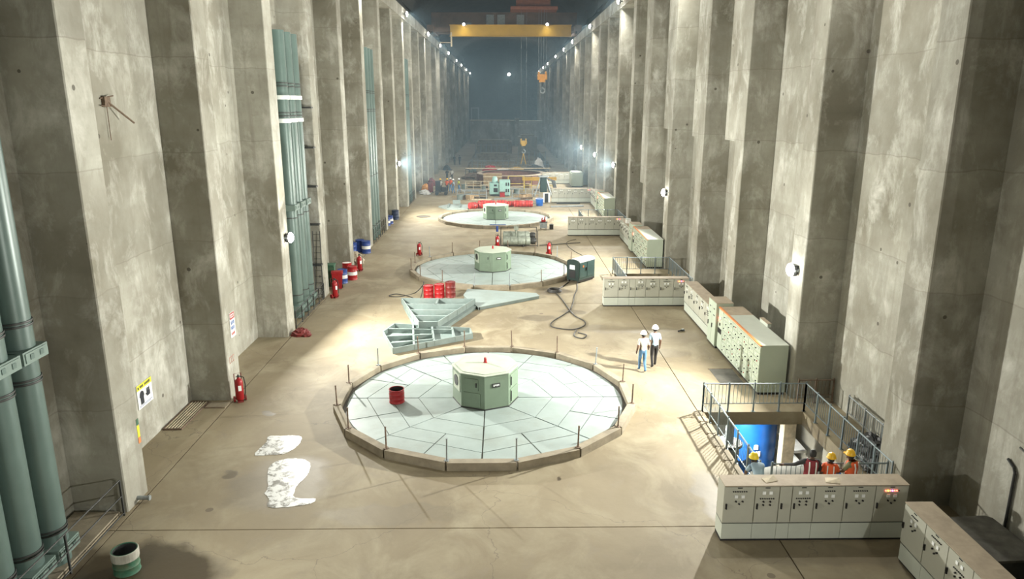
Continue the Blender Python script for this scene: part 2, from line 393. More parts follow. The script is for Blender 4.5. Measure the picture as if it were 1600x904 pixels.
for i, y in enumerate(TL):
    flood_lamp((XL + .5, y, ZB + .45), FL, (.6, 0.0, -1), P_TOP * (1 if y < 125 else .25), 'white flood lamp on the left crane beam, %s from the viewpoint' % ORD[i], GT, .55, 165)
for i, y in enumerate(TR):
    flood_lamp((XR - .5, y, ZB + .45), FR, (-.6, 0.0, -1), P_TOP * (1 if y < 125 else .25), 'white flood lamp on the right crane beam, %s from the viewpoint' % ORD[i], GT, .55, 165)
GW = 'flood lamps low on the pilasters'
flood_lamp((XR - .22, 4.0, 4.85), FR, (-1, .1, .1), P_WALL * .27, 'flood lamp on the right pilaster just outside the view', GW, .55)
flood_lamp((XL + .22, 11.6, 4.7), FL, (1, -.02, .06), P_WALL * .11, 'flood lamp on the left pilaster just outside the view', GW, .55)
flood_lamp((XL + .22, 33.75, 4.7), FL, (1, -.12, .28), P_WALL, 'glaring flood lamp on the pilaster beside the green ducts and ladder', GW, .55)
flood_lamp((XR - .22, 26.0, 4.85), FR, (-1, -.12, .2), P_WALL * .85, 'glaring flood lamp on the pilaster behind the long distribution board', GW, .55)
for i, (y, lb) in enumerate(((47.9, 'bright flood lamp on the pilaster near the second distribution board'), (70.3, 'flood lamp on the pilaster near the third cabinet group'), (84.8, 'flood lamp on the pilaster above the fourth cabinet group'), (99.4, 'farthest flood lamp low on the right pilasters'))):
    flood_lamp((XR - .22, y, 5.1), FR, (-1, -.1, 0), P_FAR_WALL * (1 if y < 75 else .5), lb, GW, .55)
flood_lamp((XL + .22, 71.0, 5.2), FL, (1, 0, 0), P_FAR_WALL, 'small flood lamp on the left pilaster beyond the blue drums', GW, .5)
# hanging lamp at the far end
t = flood_lamp((1.94, 220, 19.1), 0, (0, -1, -.4), 1200, 'round white lamp hanging alone in the dark above the far end', None, .9)
part('suspension', None, cy((0, .2, 0), (0, .2, 9.45), .04, 6), DARK, t)
# unseen lamp added to brighten the gallery below the nearest hatch
t = thing('added_gallery_lamp', 'added tube lamp under the slab lighting the gallery below the hatch', 'lamp', (8.3, 25.2, -.62))
part('batten', None, bx(-.65, -.06, 0, .65, .06, .1), WHITE, t); part('tube', None, cy((-.6, 0, -.03), (.6, 0, -.03), .02, 8), LENS, t)  # batten and tube of the added lamp
ld = bpy.data.lights.new('added_tube_light', 'AREA'); ld.shape = 'RECTANGLE'; ld.size = 1.2; ld.size_y = .1; ld.energy = 600; ld.color = LAMP_COL
obj('added_tube_light', ld, t, (0, 0, -.08))
# ------------------------------------------------------------------ haze
m, nt, b = _nt('haze'); nt.nodes.remove(b)
vsn = N(nt, 'ShaderNodeVolumeScatter'); vsn.inputs['Color'].default_value = (.55, .82, 1.0, 1); vsn.inputs['Density'].default_value = HAZE; vsn.inputs['Anisotropy'].default_value = .25
L(nt, vsn.outputs[0], nt.nodes['Material Output'].inputs['Volume'])
if HAZE > 0:
    hz = part('haze', None, bx(XWL - .5, 60, .01, XWR + .5, Y1 - .5, 28), m)
    tag(hz, 'dusty blue grey haze hanging in the far half of the hall', 'haze', kind='stuff')

# ------------------------------------------------------------------ generator covers
CX = -0.67
def octa(r, a0=0.0, n=8): return [(r * math.sin(a0 + 2 * PI * i / n), -r * math.cos(a0 + 2 * PI * i / n)) for i in range(n)]
def plate_poly(r0, r1, a, b):
    """plate between two octagon rings, from angle a to b (inside one octagon side)"""
    side = math.floor((a + b) / 2 / (PI / 4)) * (PI / 4)
    def P(r, t):
        k = math.cos(PI / 8) / math.cos(t - side - PI / 8); return (r * k * math.sin(t), -r * k * math.cos(t))
    return [P(r0, a), P(r1, a), P(r1, b), P(r0, b)]
def shrink(poly, g):
    cx = sum(p[0] for p in poly) / len(poly); cy_ = sum(p[1] for p in poly) / len(poly)
    out = []
    for p in poly:
        d = Vector((p[0] - cx, p[1] - cy_)); l = d.length; d *= (l - g) / l; out.append((cx + d.x, cy_ + d.y))
    return out
def outer_plate(r0, a, b, n=4):
    inner = plate_poly(r0, r0 + .1, a, b); pts = [inner[0]]
    for i in range(n + 1):
        t = a + (b - a) * i / n; pts.append((5.12 * math.sin(t), -5.12 * math.cos(t)))
    return pts + [inner[3]]
def generator_cover(y, label, posts, grp):
    t = thing('generator_cover', label, 'generator cover', (CX, y, 0), 0, grp)
    part('deck_base', 'deckb', lambda mb: mb.prism(octa(5.27, 0, 32), 0, .055), HATCH, t)
    Q = PI / 4
    for s in range(8):
        a = s * Q
        for (r0, r1, n) in ((1.1, 2.53, 1), (2.53, 3.58, 1), (3.58, 4.45, 2)):
            for j in range(n):
                part('deck_plate', ('dp', r0, s, j), lambda mb: mb.prism(shrink(plate_poly(r0, r1, a + Q * j / n, a + Q * (j + 1) / n), .028), .05, .085), PLATE, t)
        for j in range(2):
            part('deck_plate', ('dpo', s, j), lambda mb: mb.prism(shrink(outer_plate(4.45, a + Q * j / 2, a + Q * (j + 1) / 2), .028), .05, .085), PLATE, t)
    for i in range(16):
        a = PI / 16 + i * PI / 8; b_ = a + PI / 8; g = .006
        part('curb_segment', ('curb', i), lambda mb: mb.prism([(5.30 * math.sin(a + g), -5.30 * math.cos(a + g)), (5.58 * math.sin(a + g), -5.58 * math.cos(a + g)), (5.58 * math.sin(b_ - g), -5.58 * math.cos(b_ - g)), (5.30 * math.sin(b_ - g), -5.30 * math.cos(b_ - g))], 0, .27 + .01 * (i % 3)), CURB, t)
        if posts:
            p = part('guard_post', 'gpost', lambda mb: (mb.cyl((0, 0, .0), (0, 0, .72), .026, 8), mb.box(-.07, -.07, 0, .07, .07, .015), mb.cyl((0, 0, .72), (0, 0, .735), .034, 8)), RUSTY if i % 5 else STEEL, t, (5.44 * math.sin(a), -5.44 * math.cos(a), .285))
            p.rotation_euler = (random.uniform(-.04, .04), random.uniform(-.04, .04), a)
    return t
def hub(y, label, grp, s=1.0):
    t = thing('hub_housing', label, 'housing', (CX, y, .085), 0, grp)
    R_ = 1.22; H_ = 1.30
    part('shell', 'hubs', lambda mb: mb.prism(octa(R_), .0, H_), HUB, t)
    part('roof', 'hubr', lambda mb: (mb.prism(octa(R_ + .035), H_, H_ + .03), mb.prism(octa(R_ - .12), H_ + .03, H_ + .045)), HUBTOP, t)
    part('skirt', 'hubk', lambda mb: mb.prism(octa(R_ + .015), 0, .05), DARK, t)
    part('warning_light', 'hubw', lambda mb: mb.lathe([(.001, .20), (.04, .20), (.055, .17), (.055, .03), (.075, .02), (.075, 0)], 12, (0, .15, H_ + .045)), RED, t)
    ap = R_ * math.cos(PI / 8)
    def face(i, name, key, fn, m, par=None, smooth=None):
        a = -PI / 8 * 1 + PI / 4 * i            # outward direction of face i, 0 = left-front
        o = part(name, key, fn, m, par or t, (0, 0, 0) if par else (ap * math.sin(a), -ap * math.cos(a), 0), 0 if par else a, smooth); return o
    d = face(0, 'access_door', 'hubd1', lambda mb: mb.box(-.30, -.025, .72, .22, 0, 1.16), HUB)
    face(0, 'door_handle', 'hubd1h', lambda mb: mb.box(.13, -.06, .86, .17, -.025, 1.02), DARK, d)
    face(0, 'lower_hatch', 'hubd2', lambda mb: mb.box(-.36, -.02, .10, .30, 0, .62), HUB)
    face(1, 'name_plate', 'hubp', lambda mb: (mb.box(-.17, -.02, .84, .13, 0, .99),), DARK)
    face(1, 'plate_lettering', 'hubpl', lambda mb: [mb.box(-.13 + .06 * i, -.025, .88 + .015 * (i % 2), -.09 + .06 * i, -.02, .95) for i in range(4)], METER)
    d = face(2, 'access_door', 'hubd3', lambda mb: mb.box(-.34, -.02, .70, .34, 0, 1.18), HUB)
    face(2, 'door_handle', 'hubd3h', lambda mb: mb.box(-.30, -.05, .78, -.26, -.02, 1.10), DARK, d)
    d = face(2, 'access_door', 'hubd4', lambda mb: mb.box(-.34, -.02, .10, .34, 0, .62), HUB)
    face(2, 'door_handle', 'hubd4h', lambda mb: mb.box(-.30, -.05, .16, -.26, -.02, .56), DARK, d)
    f = face(7, 'fan_surround', 'hubf', lambda mb: mb.box(-.30, -.02, .55, .36, 0, 1.18), HUBTOP)
    face(7, 'fan_opening', 'hubf2', lambda mb: mb.cyl((.0, -.035, .9), (.0, -.02, .9), .21, 18), BLACK, f)
    return t
GC = 'round generator covers'
RINGY = [25.4, 47.4, 69.4]
generator_cover(RINGY[0], 'nearest round pale plated generator cover inside a polygonal curb with posts', True, GC)
generator_cover(RINGY[1], 'middle round generator cover with the dark green machine at its edge', True, GC)
generator_cover(RINGY[2], 'farthest round white generator cover with no posts on its curb', False, GC)
GH = 'octagonal hub housings'
hub(RINGY[0], 'octagonal green hub housing beside the open red drum', GH)
hub(RINGY[1], 'octagonal green hub housing on the middle generator cover', GH)
hub(RINGY[2], 'octagonal green hub housing in front of the red rolled hoses', GH)

# ------------------------------------------------------------------ drums, extinguishers
def drum(loc, m, label, group=None, h=.86, r=.29, band=None, open_=False, upper=None):
    t = thing('drum', label, 'drum', loc, random.uniform(0, 6), group)
    rb = .012
    prof = [(0.001, 0), (r, 0), (r + rb, .012), (r, .03), (r, h * .33 - .02), (r + rb, h * .33), (r, h * .33 + .02), (r, h * .66 - .02), (r + rb, h * .66), (r, h * .66 + .02), (r, h - .03), (r + rb, h - .012), (r, h)]
    if open_: prof += [(r - .02, h), (r - .02, .02), (.001, .02)]
    part('barrel', ('drum', h, r, open_), lambda mb: mb.lathe(prof, 24), m, t, smooth=40)
    if not open_:
        part('lid', ('druml', h, r), lambda mb: (mb.lathe([(.001, h - .015), (r - .01, h - .015)], 24), mb.cyl((r * .6, 0, h - .015), (r * .6, 0, h + .012), .035, 10), mb.cyl((-r * .6, 0, h - .015), (-r * .6, 0, h + .008), .02, 10)), upper or m, t)
    else:
        part('inside', ('drumi', h, r), lambda mb: mb.lathe([(.001, .03), (r - .022, .03), (r - .022, h - .02)], 24), DARK, t)
    if band: part('band', ('drumb', h, r), lambda mb: mb.lathe([(r + .004, h * .37), (r + .006, h * .38), (r + .006, h * .61), (r + .004, h * .62)], 24), band, t)
    return t
drum((-3.95, 25.05, .085), RED, 'open topped red drum on the pale generator cover', None, .52, .28, open_=True)
t = drum((-9.0, 15.2, 0), GREEN, 'open green and white cut drum standing in the wet patch', None, .58, .29, open_=True)
part('pale_rim', None, lambda mb: mb.lathe([(.304, .36), (.306, .37), (.306, .57), (.292, .583)], 24), mat('rim_dull', (.36, .35, .30), .7, var=.2, dirt=(.2, .13, .08)), t)
GD3 = 'drums behind the grey sector frames'
drum((-4.28, 40.3, 0), RED, 'bright red drum farthest from the dark red one', GD3, .72, .29)
drum((-3.66, 40.35, 0), RED, 'bright red drum between another red drum and the dark red one', GD3, .78, .29)
drum((-3.03, 40.4, 0), DRED, 'dark red drum beside two bright red drums', GD3, .90, .29)
GDL = 'drums along the left wall'
drum((-9.98, 43.9, 0), BLUE, 'blue drum with white band between the red bin and red drum', GDL, .86, .30, WHITE)
drum((-9.55, 44.8, 0), RED, 'red drum with white band beside the blue drum and red bin', GDL, .86, .30, WHITE)
drum((-10.1, 45.9, 0), RED, 'red drum with pale lid partly hidden behind the banded drums', GDL, .86, .30, None, False, WHITE)
drum((-10.2, 53.2, 0), BLUE, 'blue drum with white band standing apart before the pilaster', GDL, .92, .33, WHITE)
drum((-10.75, 53.7, 0), BLUE, 'plain blue drum close behind the blue drum with white band', GDL, .92, .33)
drum((-11.1, 52.6, 0), BLUE, 'plain blue drum against the wall beside two blue drums', GDL, .92, .33)
drum((-10.55, 65.6, 0), BLUE, 'small blue drum with white band, nearer of the far pair', GDL, .80, .28, WHITE)
drum((-10.45, 66.7, 0), BLUE, 'blue drum with white band, second of the far pair', GDL, .80, .28, WHITE)
drum((-10.35, 69.4, 0), mat('navy', (.02, .035, .08), .5), 'dark navy drum at the foot of the far left pilaster', GDL, .90, .34)
def extinguisher(loc, rz, label, h=1.0):
    t = thing('fire_extinguisher', label, 'fire extinguisher', loc, rz, 'wheeled red fire extinguishers'); s = h
    part('cylinder', ('exc', s), lambda mb: mb.lathe([(.001, .06 * s), (.10 * s, .065 * s), (.13 * s, .10 * s), (.13 * s, .70 * s), (.11 * s, .77 * s), (.05 * s, .81 * s), (.045 * s, .86 * s), (.001, .86 * s)], 16), RED, t, smooth=50)
    part('valve', ('exv', s), lambda mb: (mb.cyl((0, 0, .85 * s), (0, 0, .93 * s), .035 * s, 8), mb.box(-.02 * s, -.12 * s, .92 * s, .02 * s, .05 * s, .945 * s), mb.cyl((-.08 * s, 0, .89 * s), (.08 * s, 0, .89 * s), .015 * s, 6)), DARK, t)
    part('hose', ('exh', s), lambda mb: mb.tube([(.05 * s, 0, .89 * s), (.16 * s, -.03 * s, .84 * s), (.19 * s, -.05 * s, .6 * s), (.17 * s, -.05 * s, .3 * s), (.15 * s, -.08 * s, .22 * s)], .018 * s, 6), BLACK, t)
    part('label_band', ('exl', s), lambda mb: mb.box(-.05 * s, -.137 * s, .42 * s, .05 * s, -.122 * s, .6 * s), METER, t)
    for sx in (-1, 1):
        part('wheel', ('exw', s, sx), lambda mb: mb.cyl((sx * .15 * s, .05 * s, .10 * s), (sx * .20 * s, .05 * s, .10 * s), .10 * s, 14), RED if sx < 0 else DRED, t)
    part('frame', ('exf', s), lambda mb: (mb.tube([(-.11 * s, .12 * s, .05 * s), (-.11 * s, .15 * s, .95 * s), (.11 * s, .15 * s, .95 * s), (.11 * s, .12 * s, .05 * s)], .014 * s, 6), mb.cyl((-.19 * s, .05 * s, .1 * s), (.19 * s, .05 * s, .1 * s), .015 * s, 6), mb.box(-.09 * s, -.12 * s, 0, .09 * s, .0, .05 * s)), DRED, t)
    return t
extinguisher((-9.85, 25.35, 0), .5, 'wheeled red fire extinguisher at the pilaster foot near the yellow headed sign', 1.12)
extinguisher((-9.65, 40.3, 0), .9, 'red fire extinguisher standing in front of the red bin', 1.2)
extinguisher((-9.55, 47.2, 0), .8, 'red fire extinguisher beside the pilaster between red and blue drums', 1.2)
extinguisher((-6.13, 52.2, 0), .3, 'red fire extinguisher alone behind the middle generator cover', 1.08)
extinguisher((-.42, 55.2, 0), .2, 'red fire extinguisher at the end of the grey cooler tubes', 1.08)
extinguisher((3.4, 52.35, 0), .1, 'red fire extinguisher between the cooler tubes and the green machine', 1.08)
t = thing('waste_bin', 'red wheeled plastic bin behind the nearest left extinguisher', 'bin', (-9.95, 42.4, 0), .2)
part('bin_body', None, lambda mb: mb.add([(-.24, -.22, .05), (.24, -.22, .05), (.24, .22, .05), (-.24, .22, .05), (-.32, -.30, 1.0), (.32, -.30, 1.0), (.32, .30, 1.0), (-.32, .30, 1.0)], [(3, 2, 1, 0), (4, 5, 6, 7), (0, 1, 5, 4), (1, 2, 6, 5), (2, 3, 7, 6), (3, 0, 4, 7)]), RED, t)
part('bin_lid', None, lambda mb: (mb.bbox(-.35, -.34, 1.0, .35, .34, 1.06, .05), mb.box(-.25, -.28, 1.06, .25, .2, 1.10)), RED, t)
part('bin_wheel', None, lambda mb: (mb.cyl((-.30, .24, .1), (-.24, .24, .1), .1, 12), mb.cyl((.24, .24, .1), (.30, .24, .1), .1, 12)), BLACK, t)
t = thing('waste_bin', 'dark green bin half hidden behind the pilaster edge and red bin', 'bin', (-10.55, 43.1, 0), .1)
part('bin_body', None, lambda mb: mb.add([(-.24, -.22, .0), (.24, -.22, .0), (.24, .22, .0), (-.24, .22, .0), (-.32, -.30, 1.3), (.32, -.30, 1.3), (.32, .30, 1.3), (-.32, .30, 1.3)], [(3, 2, 1, 0), (4, 5, 6, 7), (0, 1, 5, 4), (1, 2, 6, 5), (2, 3, 7, 6), (3, 0, 4, 7)]), GREEN, t)
part('bin_lid', None, lambda mb: mb.bbox(-.35, -.34, 1.3, .35, .34, 1.37, .05), GREEN, t)

# ------------------------------------------------------------------ control cabinets
def door_kit(t, kind, w, z0, z1, near):
    d = part('door', ('door', round(w, 3), z0, z1), lambda mb: mb.box(.012, -.022, z0 + .01, w - .012, .0, z1 - .01), CAB, t)
    def small(name, key, x, z, fn, m): part(name, key, fn, m, d, (x, -.022, z))
    hz = z0 + (z1 - z0) * .46
    small('handle', 'cabh', .07, hz, lambda mb: (mb.box(-.016, -.035, -.075, .016, 0, .075), mb.box(-.010, -.05, -.02, .010, -.035, .075)), BLACK)
    if kind == 'N': return d
    nl = {'A': 7, 'B': 7, 'C': 5, 'L': 7}.get(kind, 5)
    zl, zm = (z1 - .13, z1 - .27) if kind in 'ACL' else (z1 - .33, z1 - .17)
    for i in range(nl):
        x = w * .5 + (i - (nl - 1) / 2) * .055
        mm = [REDL, AMBL, REDL, VIOL, REDL, REDL, BLACK][i] if kind == 'L' else (BLACK if i % 2 == 0 else DARK)
        small('indicator', 'cabi', x, zl, lambda mb: mb.cyl((0, -.02, 0), (0, 0, 0), .017, 8), mm)
    for sx in (-1, 1):
        small('meter', 'cabm', w * .5 + sx * .085, zm, lambda mb: mb.box(-.04, -.02, -.04, .04, 0, .04), METER)
        small('knob', 'cabk', w * .5 + sx * .085, zm - (.13 if kind in 'ACL' else .24), lambda mb: mb.cyl((0, -.035, 0), (0, 0, 0), .022, 8), BLACK)
        if kind == 'B': small('knob', 'cabk', w * .5 + sx * .085, zm - .33, None, BLACK)
    if kind in 'ACL': small('knob', 'cabk', w * .5, zm - .2, None, BLACK)
    small('name_strip', 'cabn', w * .5, z1 - .035, lambda mb: mb.box(-.06, -.006, -.012, .06, 0, .012), BLACK)
    return d
def control_cabinet(loc, rz, w, h, d, kind, label, group, near=True):
    t = thing('control_cabinet', label, 'cabinet', loc, rz, group); k = (round(w, 3), h, d)
    part('base_channel', ('cbase',) + k, lambda mb: mb.box(.0, .03, 0, w, d - .03, .07), BLACK, t)
    part('plinth', ('cpl',) + k, lambda mb: mb.box(.004, 0, .07, w - .004, d, .50), CABW, t)
    part('plinth_gap', ('cgap',) + k, lambda mb: mb.box(.004, .02, .50, w - .004, d - .02, .53), BLACK, t)
    part('body', ('cbody',) + k, lambda mb: mb.box(.003, 0, .53, w - .003, d, h - .02), CAB, t)
    part('top_cover', ('ctop',) + k, lambda mb: mb.box(0, -.03, h - .02, w, d + .01, h), CABT, t)
    door_kit(t, kind, w, .55, h - .03, near)
    return t
WID = [.775, .615, .32, .565, .755, .775, .83]; KND = ['A', 'B', 'N', 'B', 'C', 'A', 'L']
def cross_row(k, y, where):
    x = 5.52
    for i, (w_, kd) in enumerate(zip(WID, KND)):
        extra = {2: 'narrow plain ', 6: 'red lit '}.get(i, '')
        control_cabinet((x, y, 0), 0, w_, 1.58, .52, kd, '%sgrey control cabinet, %s from the open end of %s' % (extra, ORD[i], where), 'control cabinets of %s' % where, k < 2)
        x += w_
ROWN = ['the nearest cross row', 'the second cross row', 'the third cross row', 'the fourth cross row', 'the farthest cross row']
for k, y in enumerate((16.2, 38.25, 60.25, 81.5, 101.2)):
    cross_row(k, y, ROWN[k])
def board_column(loc, rz, w, h, d, i, where, first):
    t = thing('switchgear_column', 'pale green switchgear column, %s from the far end of %s' % (ORD[i], where), 'switchgear', loc, rz, 'columns of %s' % where)
    k = (round(w, 3), h, d)
    part('base_channel', ('sbase',) + k, lambda mb: mb.box(0, .03, 0, w, d - .03, .09), BLACK, t)
    part('body', ('sbody',) + k, lambda mb: mb.box(.003, 0, .09, w - .003, d, h - .02), CABP, t)
    part('top_cover', ('stop',) + k, lambda mb: mb.box(0, 0, h - .02, w, d + .01, h), CABT if i < 2 else CABW, t)
    part('orange_stripe', ('sstr',) + k, lambda mb: mb.box(0, -.03, h - .05, w, .05, h + .004), ORANGE, t)
    if first:
        dr = part('breaker_panel', ('sbr',) + k, lambda mb: mb.box(.015, -.02, .14, w - .015, 0, h - .08), CABP, t)
        for (x, z, s, m_) in ((.18, 1.45, .06, REDL), (.42, 1.55, .05, METER), (.2, .95, .09, BLACK), (.45, .95, .09, BLACK), (.3, 1.25, .05, DARK)):
            part('device', ('sdev', s), lambda mb: mb.box(-s, -.03, -s * 1.2, s, 0, s * 1.2), m_, dr, (x, -.02, z))
        return t
    n = 7; dz = (h - .24) / n
    for j in range(n):
        z = .13 + dz * j
        dr = part('drawer', ('sdr', round(w, 3), round(dz, 3)), lambda mb: mb.box(.015, -.02, .008, w - .015, 0, dz - .008), CABP, t, (0, 0, z))
        part('knob', 'sk', lambda mb: mb.cyl((0, -.035, 0), (0, 0, 0), .026, 8), BLACK, dr, (w * (.3 if (i + j) % 2 else .7), -.02, dz * .45))
        part('indicator', 'si', lambda mb: mb.cyl((0, -.02, 0), (0, 0, 0), .03, 8), METER if (i * 3 + j) % 5 else RED, dr, (w * (.62 if (i + j) % 2 else .35), -.02, dz * .62))
    return t
BRD = ['the nearest long board', 'the second long board', 'the farthest long board']
def hall_row(k, off, x):
    """cabinets parallel to the hall, from far (y high) to near"""
    y = 37.4 + off
    where = ['second', 'third', 'fourth'][k] + ' cross row'
    for i, w_ in enumerate((1.0, 1.0, 1.05, 1.0, .95)):
        control_cabinet((x, y, 0), -PI / 2, w_, 1.62, .62, 'ABCAB'[i], 'low grey cabinet facing the hall, %s from the corner with the %s' % (ORD[i], where), 'hall side cabinets up to the %s' % where, k < 1); y -= w_
    t = thing('tall_cabinet', 'tall pale two door cabinet next to %s' % BRD[k], 'cabinet', (x - .12, y, 0), -PI / 2, 'tall two door cabinets')
    part('base_channel', 'tcb', bx(0, .03, 0, 1.2, .7, .08), BLACK, t); part('body', 'tcbd', bx(.004, 0, .08, 1.196, .74, 2.1), CABP, t)
    part('top_cover', 'tct', bx(0, -.02, 2.1, 1.2, .75, 2.12), CABT, t)
    for j in range(2):
        d = part('door', 'tcd', bx(.01, -.022, .1, .59, 0, 2.08), CABP, t, (.6 * j, 0, 0))
        part('handle', 'tch', bx(.08, -.06, .85, .11, -.022, 1.05), BLACK, d); part('label_plate', 'tcl', bx(.2, -.03, 1.75, .36, -.022, 1.80), BLACK, d)
        part('label_plate', 'tcl2', bx(.2, -.03, 1.45, .40, -.022, 1.50), BLACK, d)
    y -= 1.25
    cw = (5.4 if k < 2 else 4.9) / 8
    for i in range(8):
        board_column((x - .02, y, 0), -PI / 2, cw, 1.98, 1.05, i, BRD[k], i == 0); y -= cw
for k, (off, x) in enumerate(((0, 9.75), (22.0, 9.75), (43.5, 9.85))): hall_row(k, off, x)
y = 15.35
for i, w_ in enumerate((.9, .85, .85, .95, .9, .9)):
    control_cabinet((9.62, y, 0), -PI / 2, w_, 1.6, .62, 'CABACB'[i], 'dusty topped grey cabinet facing the hall, %s from the nearest cross row' % ORD[i], 'cabinets of the row leading to the camera'); y -= w_
# rounded far cabinet group
t = thing('covered_cabinet', 'bulky pale green cabinet with rounded shoulders beside the farthest cross row', 'cabinet', (9.2, 97.2, 0))
part('body', None, lambda mb: mb.bbox(0, 0, .1, 1.62, 3.2, 1.75, .25), CABP, t); part('cover', None, lambda mb: mb.bbox(.1, .1, 1.75, 1.52, 3.1, 1.92, .3), CABW, t); part('base_channel', None, bx(.1, .1, 0, 1.52, 3.1, .1), BLACK, t)
for j in range(3): part('door', None, bx(.1 + .48 * j, -.03, .2, .54 + .48 * j, .0, 1.7), CABP, t)
# papers lying on the nearest row
for i, (x, a, lb) in enumerate(((6.6, .3, 'buff sheet of card on the first two cabinets of the nearest row'), (8.1, -.2, 'buff scrap of paper lying midway along the nearest cabinet row'))):
    tag(part('card_sheet', None, lambda mb: mb.add([(0, 0, 0), (.34, 0, .004), (.36, .22, .05), (.02, .24, .01), (0, 0, .008), (.34, 0, .012), (.36, .22, .058), (.02, .24, .018)], [(3, 2, 1, 0), (4, 5, 6, 7), (0, 1, 5, 4), (1, 2, 6, 5), (2, 3, 7, 6), (3, 0, 4, 7)]), WOODL, None, (x, 16.3, 1.581), a), lb, 'card')
# ------------------------------------------------------------------ railings
def railing(pts, label, near=True, h=1.07, post_gap=.95, bal=.135, m=RAIL, closed=False):
    t = thing('railing', label, 'railing', (pts[0][0], pts[0][1], 0), 0, 'guard railings'); o = Vector((pts[0][0], pts[0][1], 0))
    for a, b_ in zip(pts[:-1], pts[1:]):
        A = Vector((a[0], a[1], 0)) - o; B = Vector((b_[0], b_[1], 0)) - o; d = B - A; Ln = d.length; ang = math.atan2(d.y, d.x)
        part('top_rail', None, cy((0, 0, h), (Ln, 0, h), .024, 8), m, t, A, ang)
        part('bottom_rail', None, bx(0, -.012, .30, Ln, .012, .33), m, t, A, ang)
        n = max(1, round(Ln / post_gap))
        for i in range(n + 1):
            part('post', ('rpost', h), lambda mb: (mb.box(-.025, -.025, 0, .025, .025, h + .03), mb.box(-.06, -.06, 0, .06, .06, .012), mb.ball((0, 0, h + .045), .03, 8, 5)), m, t, A + d * (i / n), ang)
        nb = round(Ln / bal)
        if near:
            for i in range(1, nb): part('baluster', ('rbal', h), lambda mb: mb.cyl((0, 0, .31), (0, 0, h), .010, 6), m, t, A + d * (i / nb), ang)
        else:
            part('baluster_infill', None, lambda mb: [mb.cyl((Ln * i / nb, 0, .31), (Ln * i / nb, 0, h), .010, 5, None) for i in range(1, nb)], m, t, A, ang)['kind'] = 'stuff'
    return t
for k in range(3):
    x0, x1, y0, y1 = pit_rect(k)
    nm = ['the nearest floor hatch', 'the hatch behind the second cross row', 'the hatch behind the third cross row'][k]
    railing([(x0 - .05, y0), (x0 - .05, y1 + .05), (x1 + .05, y1 + .05), (x1 + .05, y0 - .1)], 'grey blue baluster railing around three sides of %s' % nm, k == 0)
    railing([(x0 + .25, y0 - .1), (x1 - .1, y0 - .1)], 'grey blue baluster railing between %s and the cabinets' % nm, k == 0)
railing([(12.1, 23.4), (12.1, 19.9)], 'thin pale railing against the wall beside the black tarpaulin', True, .9, 1.1, .14, STEEL)
railing([(10.95, 24.95), (12.25, 24.95)], 'dark short railing in the recess under the bright flood lamp', True, .9, .65, .14, RUSTY)
# coping stones along the hatch
for j in range(6):
    tag(part('coping_stone', None, lambda mb: mb.bbox(6.86, 18.5 + j * .95, 0.0, 7.15, 19.40 + j * .95, .07, .05), CURB), 'chunk of rough concrete coping beside the hatch railing, %s from the cabinets' % ORD[j], 'coping', 'coping chunks by the hatch')
# things in the gallery
t = thing('tank', 'bright blue cylindrical tank in the gallery below the hatch', 'tank', (10.15, 27.2, -4.8))
part('shell', None, lambda mb: mb.lathe([(.001, 0), (1.0, 0), (1.0, 3.1), (.96, 3.3), (.65, 3.5), (.001, 3.6)], 32), BBLUE, t, smooth=40)
part('manhole', None, lambda mb: (mb.cyl((-.55, -.7, 2.2), (-.75, -1.1, 2.2), .28, 16), mb.cyl((-.75, -1.1, 2.2), (-.79, -1.18, 2.2), .33, 16)), BBLUE, t)
part('marking', None, lambda mb: [mb.box(-.18 + .1 * (i % 2), -1.03, 1.7 + .28 * i, -.02 + .1 * (i % 2), -.99, 1.9 + .28 * i) for i in range(3)], METER, t)
t = thing('valve_pump', 'grey pump casing hanging below the slab edge beside the blue tank', 'pump', (8.5, 24.9, -1.9))
part('casing', None, lambda mb: mb.lathe([(.001, -.25), (.38, -.25), (.42, 0), (.38, .25), (.001, .25)], 18, (0, 0, 0), 'z'), STEEL, t, smooth=40)
part('flange', None, cy((0, 0, .25), (0, 0, .36), .5, 18), DARK, t); part('riser', None, cy((0, 0, .36), (0, 0, 1.4), .16, 12), STEEL, t); part('motor', None, cy((-.2, -.4, -.45), (.25, -.55, -.3), .2, 12), BLACK, t)
part('stand', None, cy((0, 0, -2.9), (0, 0, -.25), .12, 10), DARK, t)
t = thing('pipe_elbow', 'large grey pipe elbow in the gallery near the leaning worker', 'pipe', (7.95, 20.9, -4.8))
part('pipe', None, lambda mb: mb.tube([(0, 0, 0), (0, 0, 3.0), (.08, 0, 3.45), (.35, 0, 3.75), (.8, 0, 3.82), (2.6, 0, 3.82)], .5, 20), mat('lagging_grey', (.36, .36, .33), .7), t, smooth=60)
part('flange', None, cy((2.6, 0, 3.82), (2.7, 0, 3.82), .62, 20), BBLUE, t)
t = thing('gallery_column', 'pale concrete column in the gallery beside the blue tank', 'column', (11.0, 25.6, -4.8)); t['kind'] = 'structure'
part('shaft', None, lambda mb: mb.bbox(-.25, -.2, 0, .25, .2, 4.28, .03), WOODL, t)
t = thing('cable_tray', 'white cable tray stack between the blue tank and the column', 'cable tray', (11.75, 27.6, -2.6))
for j in range(3): part('tray', None, bx(-.25, -1.6, -.7 * j, .25, 1.6, -.7 * j + .1), METER, t)
part('upright', None, bx(.2, -.05, -2.2, .28, .05, .3), DARK, t)

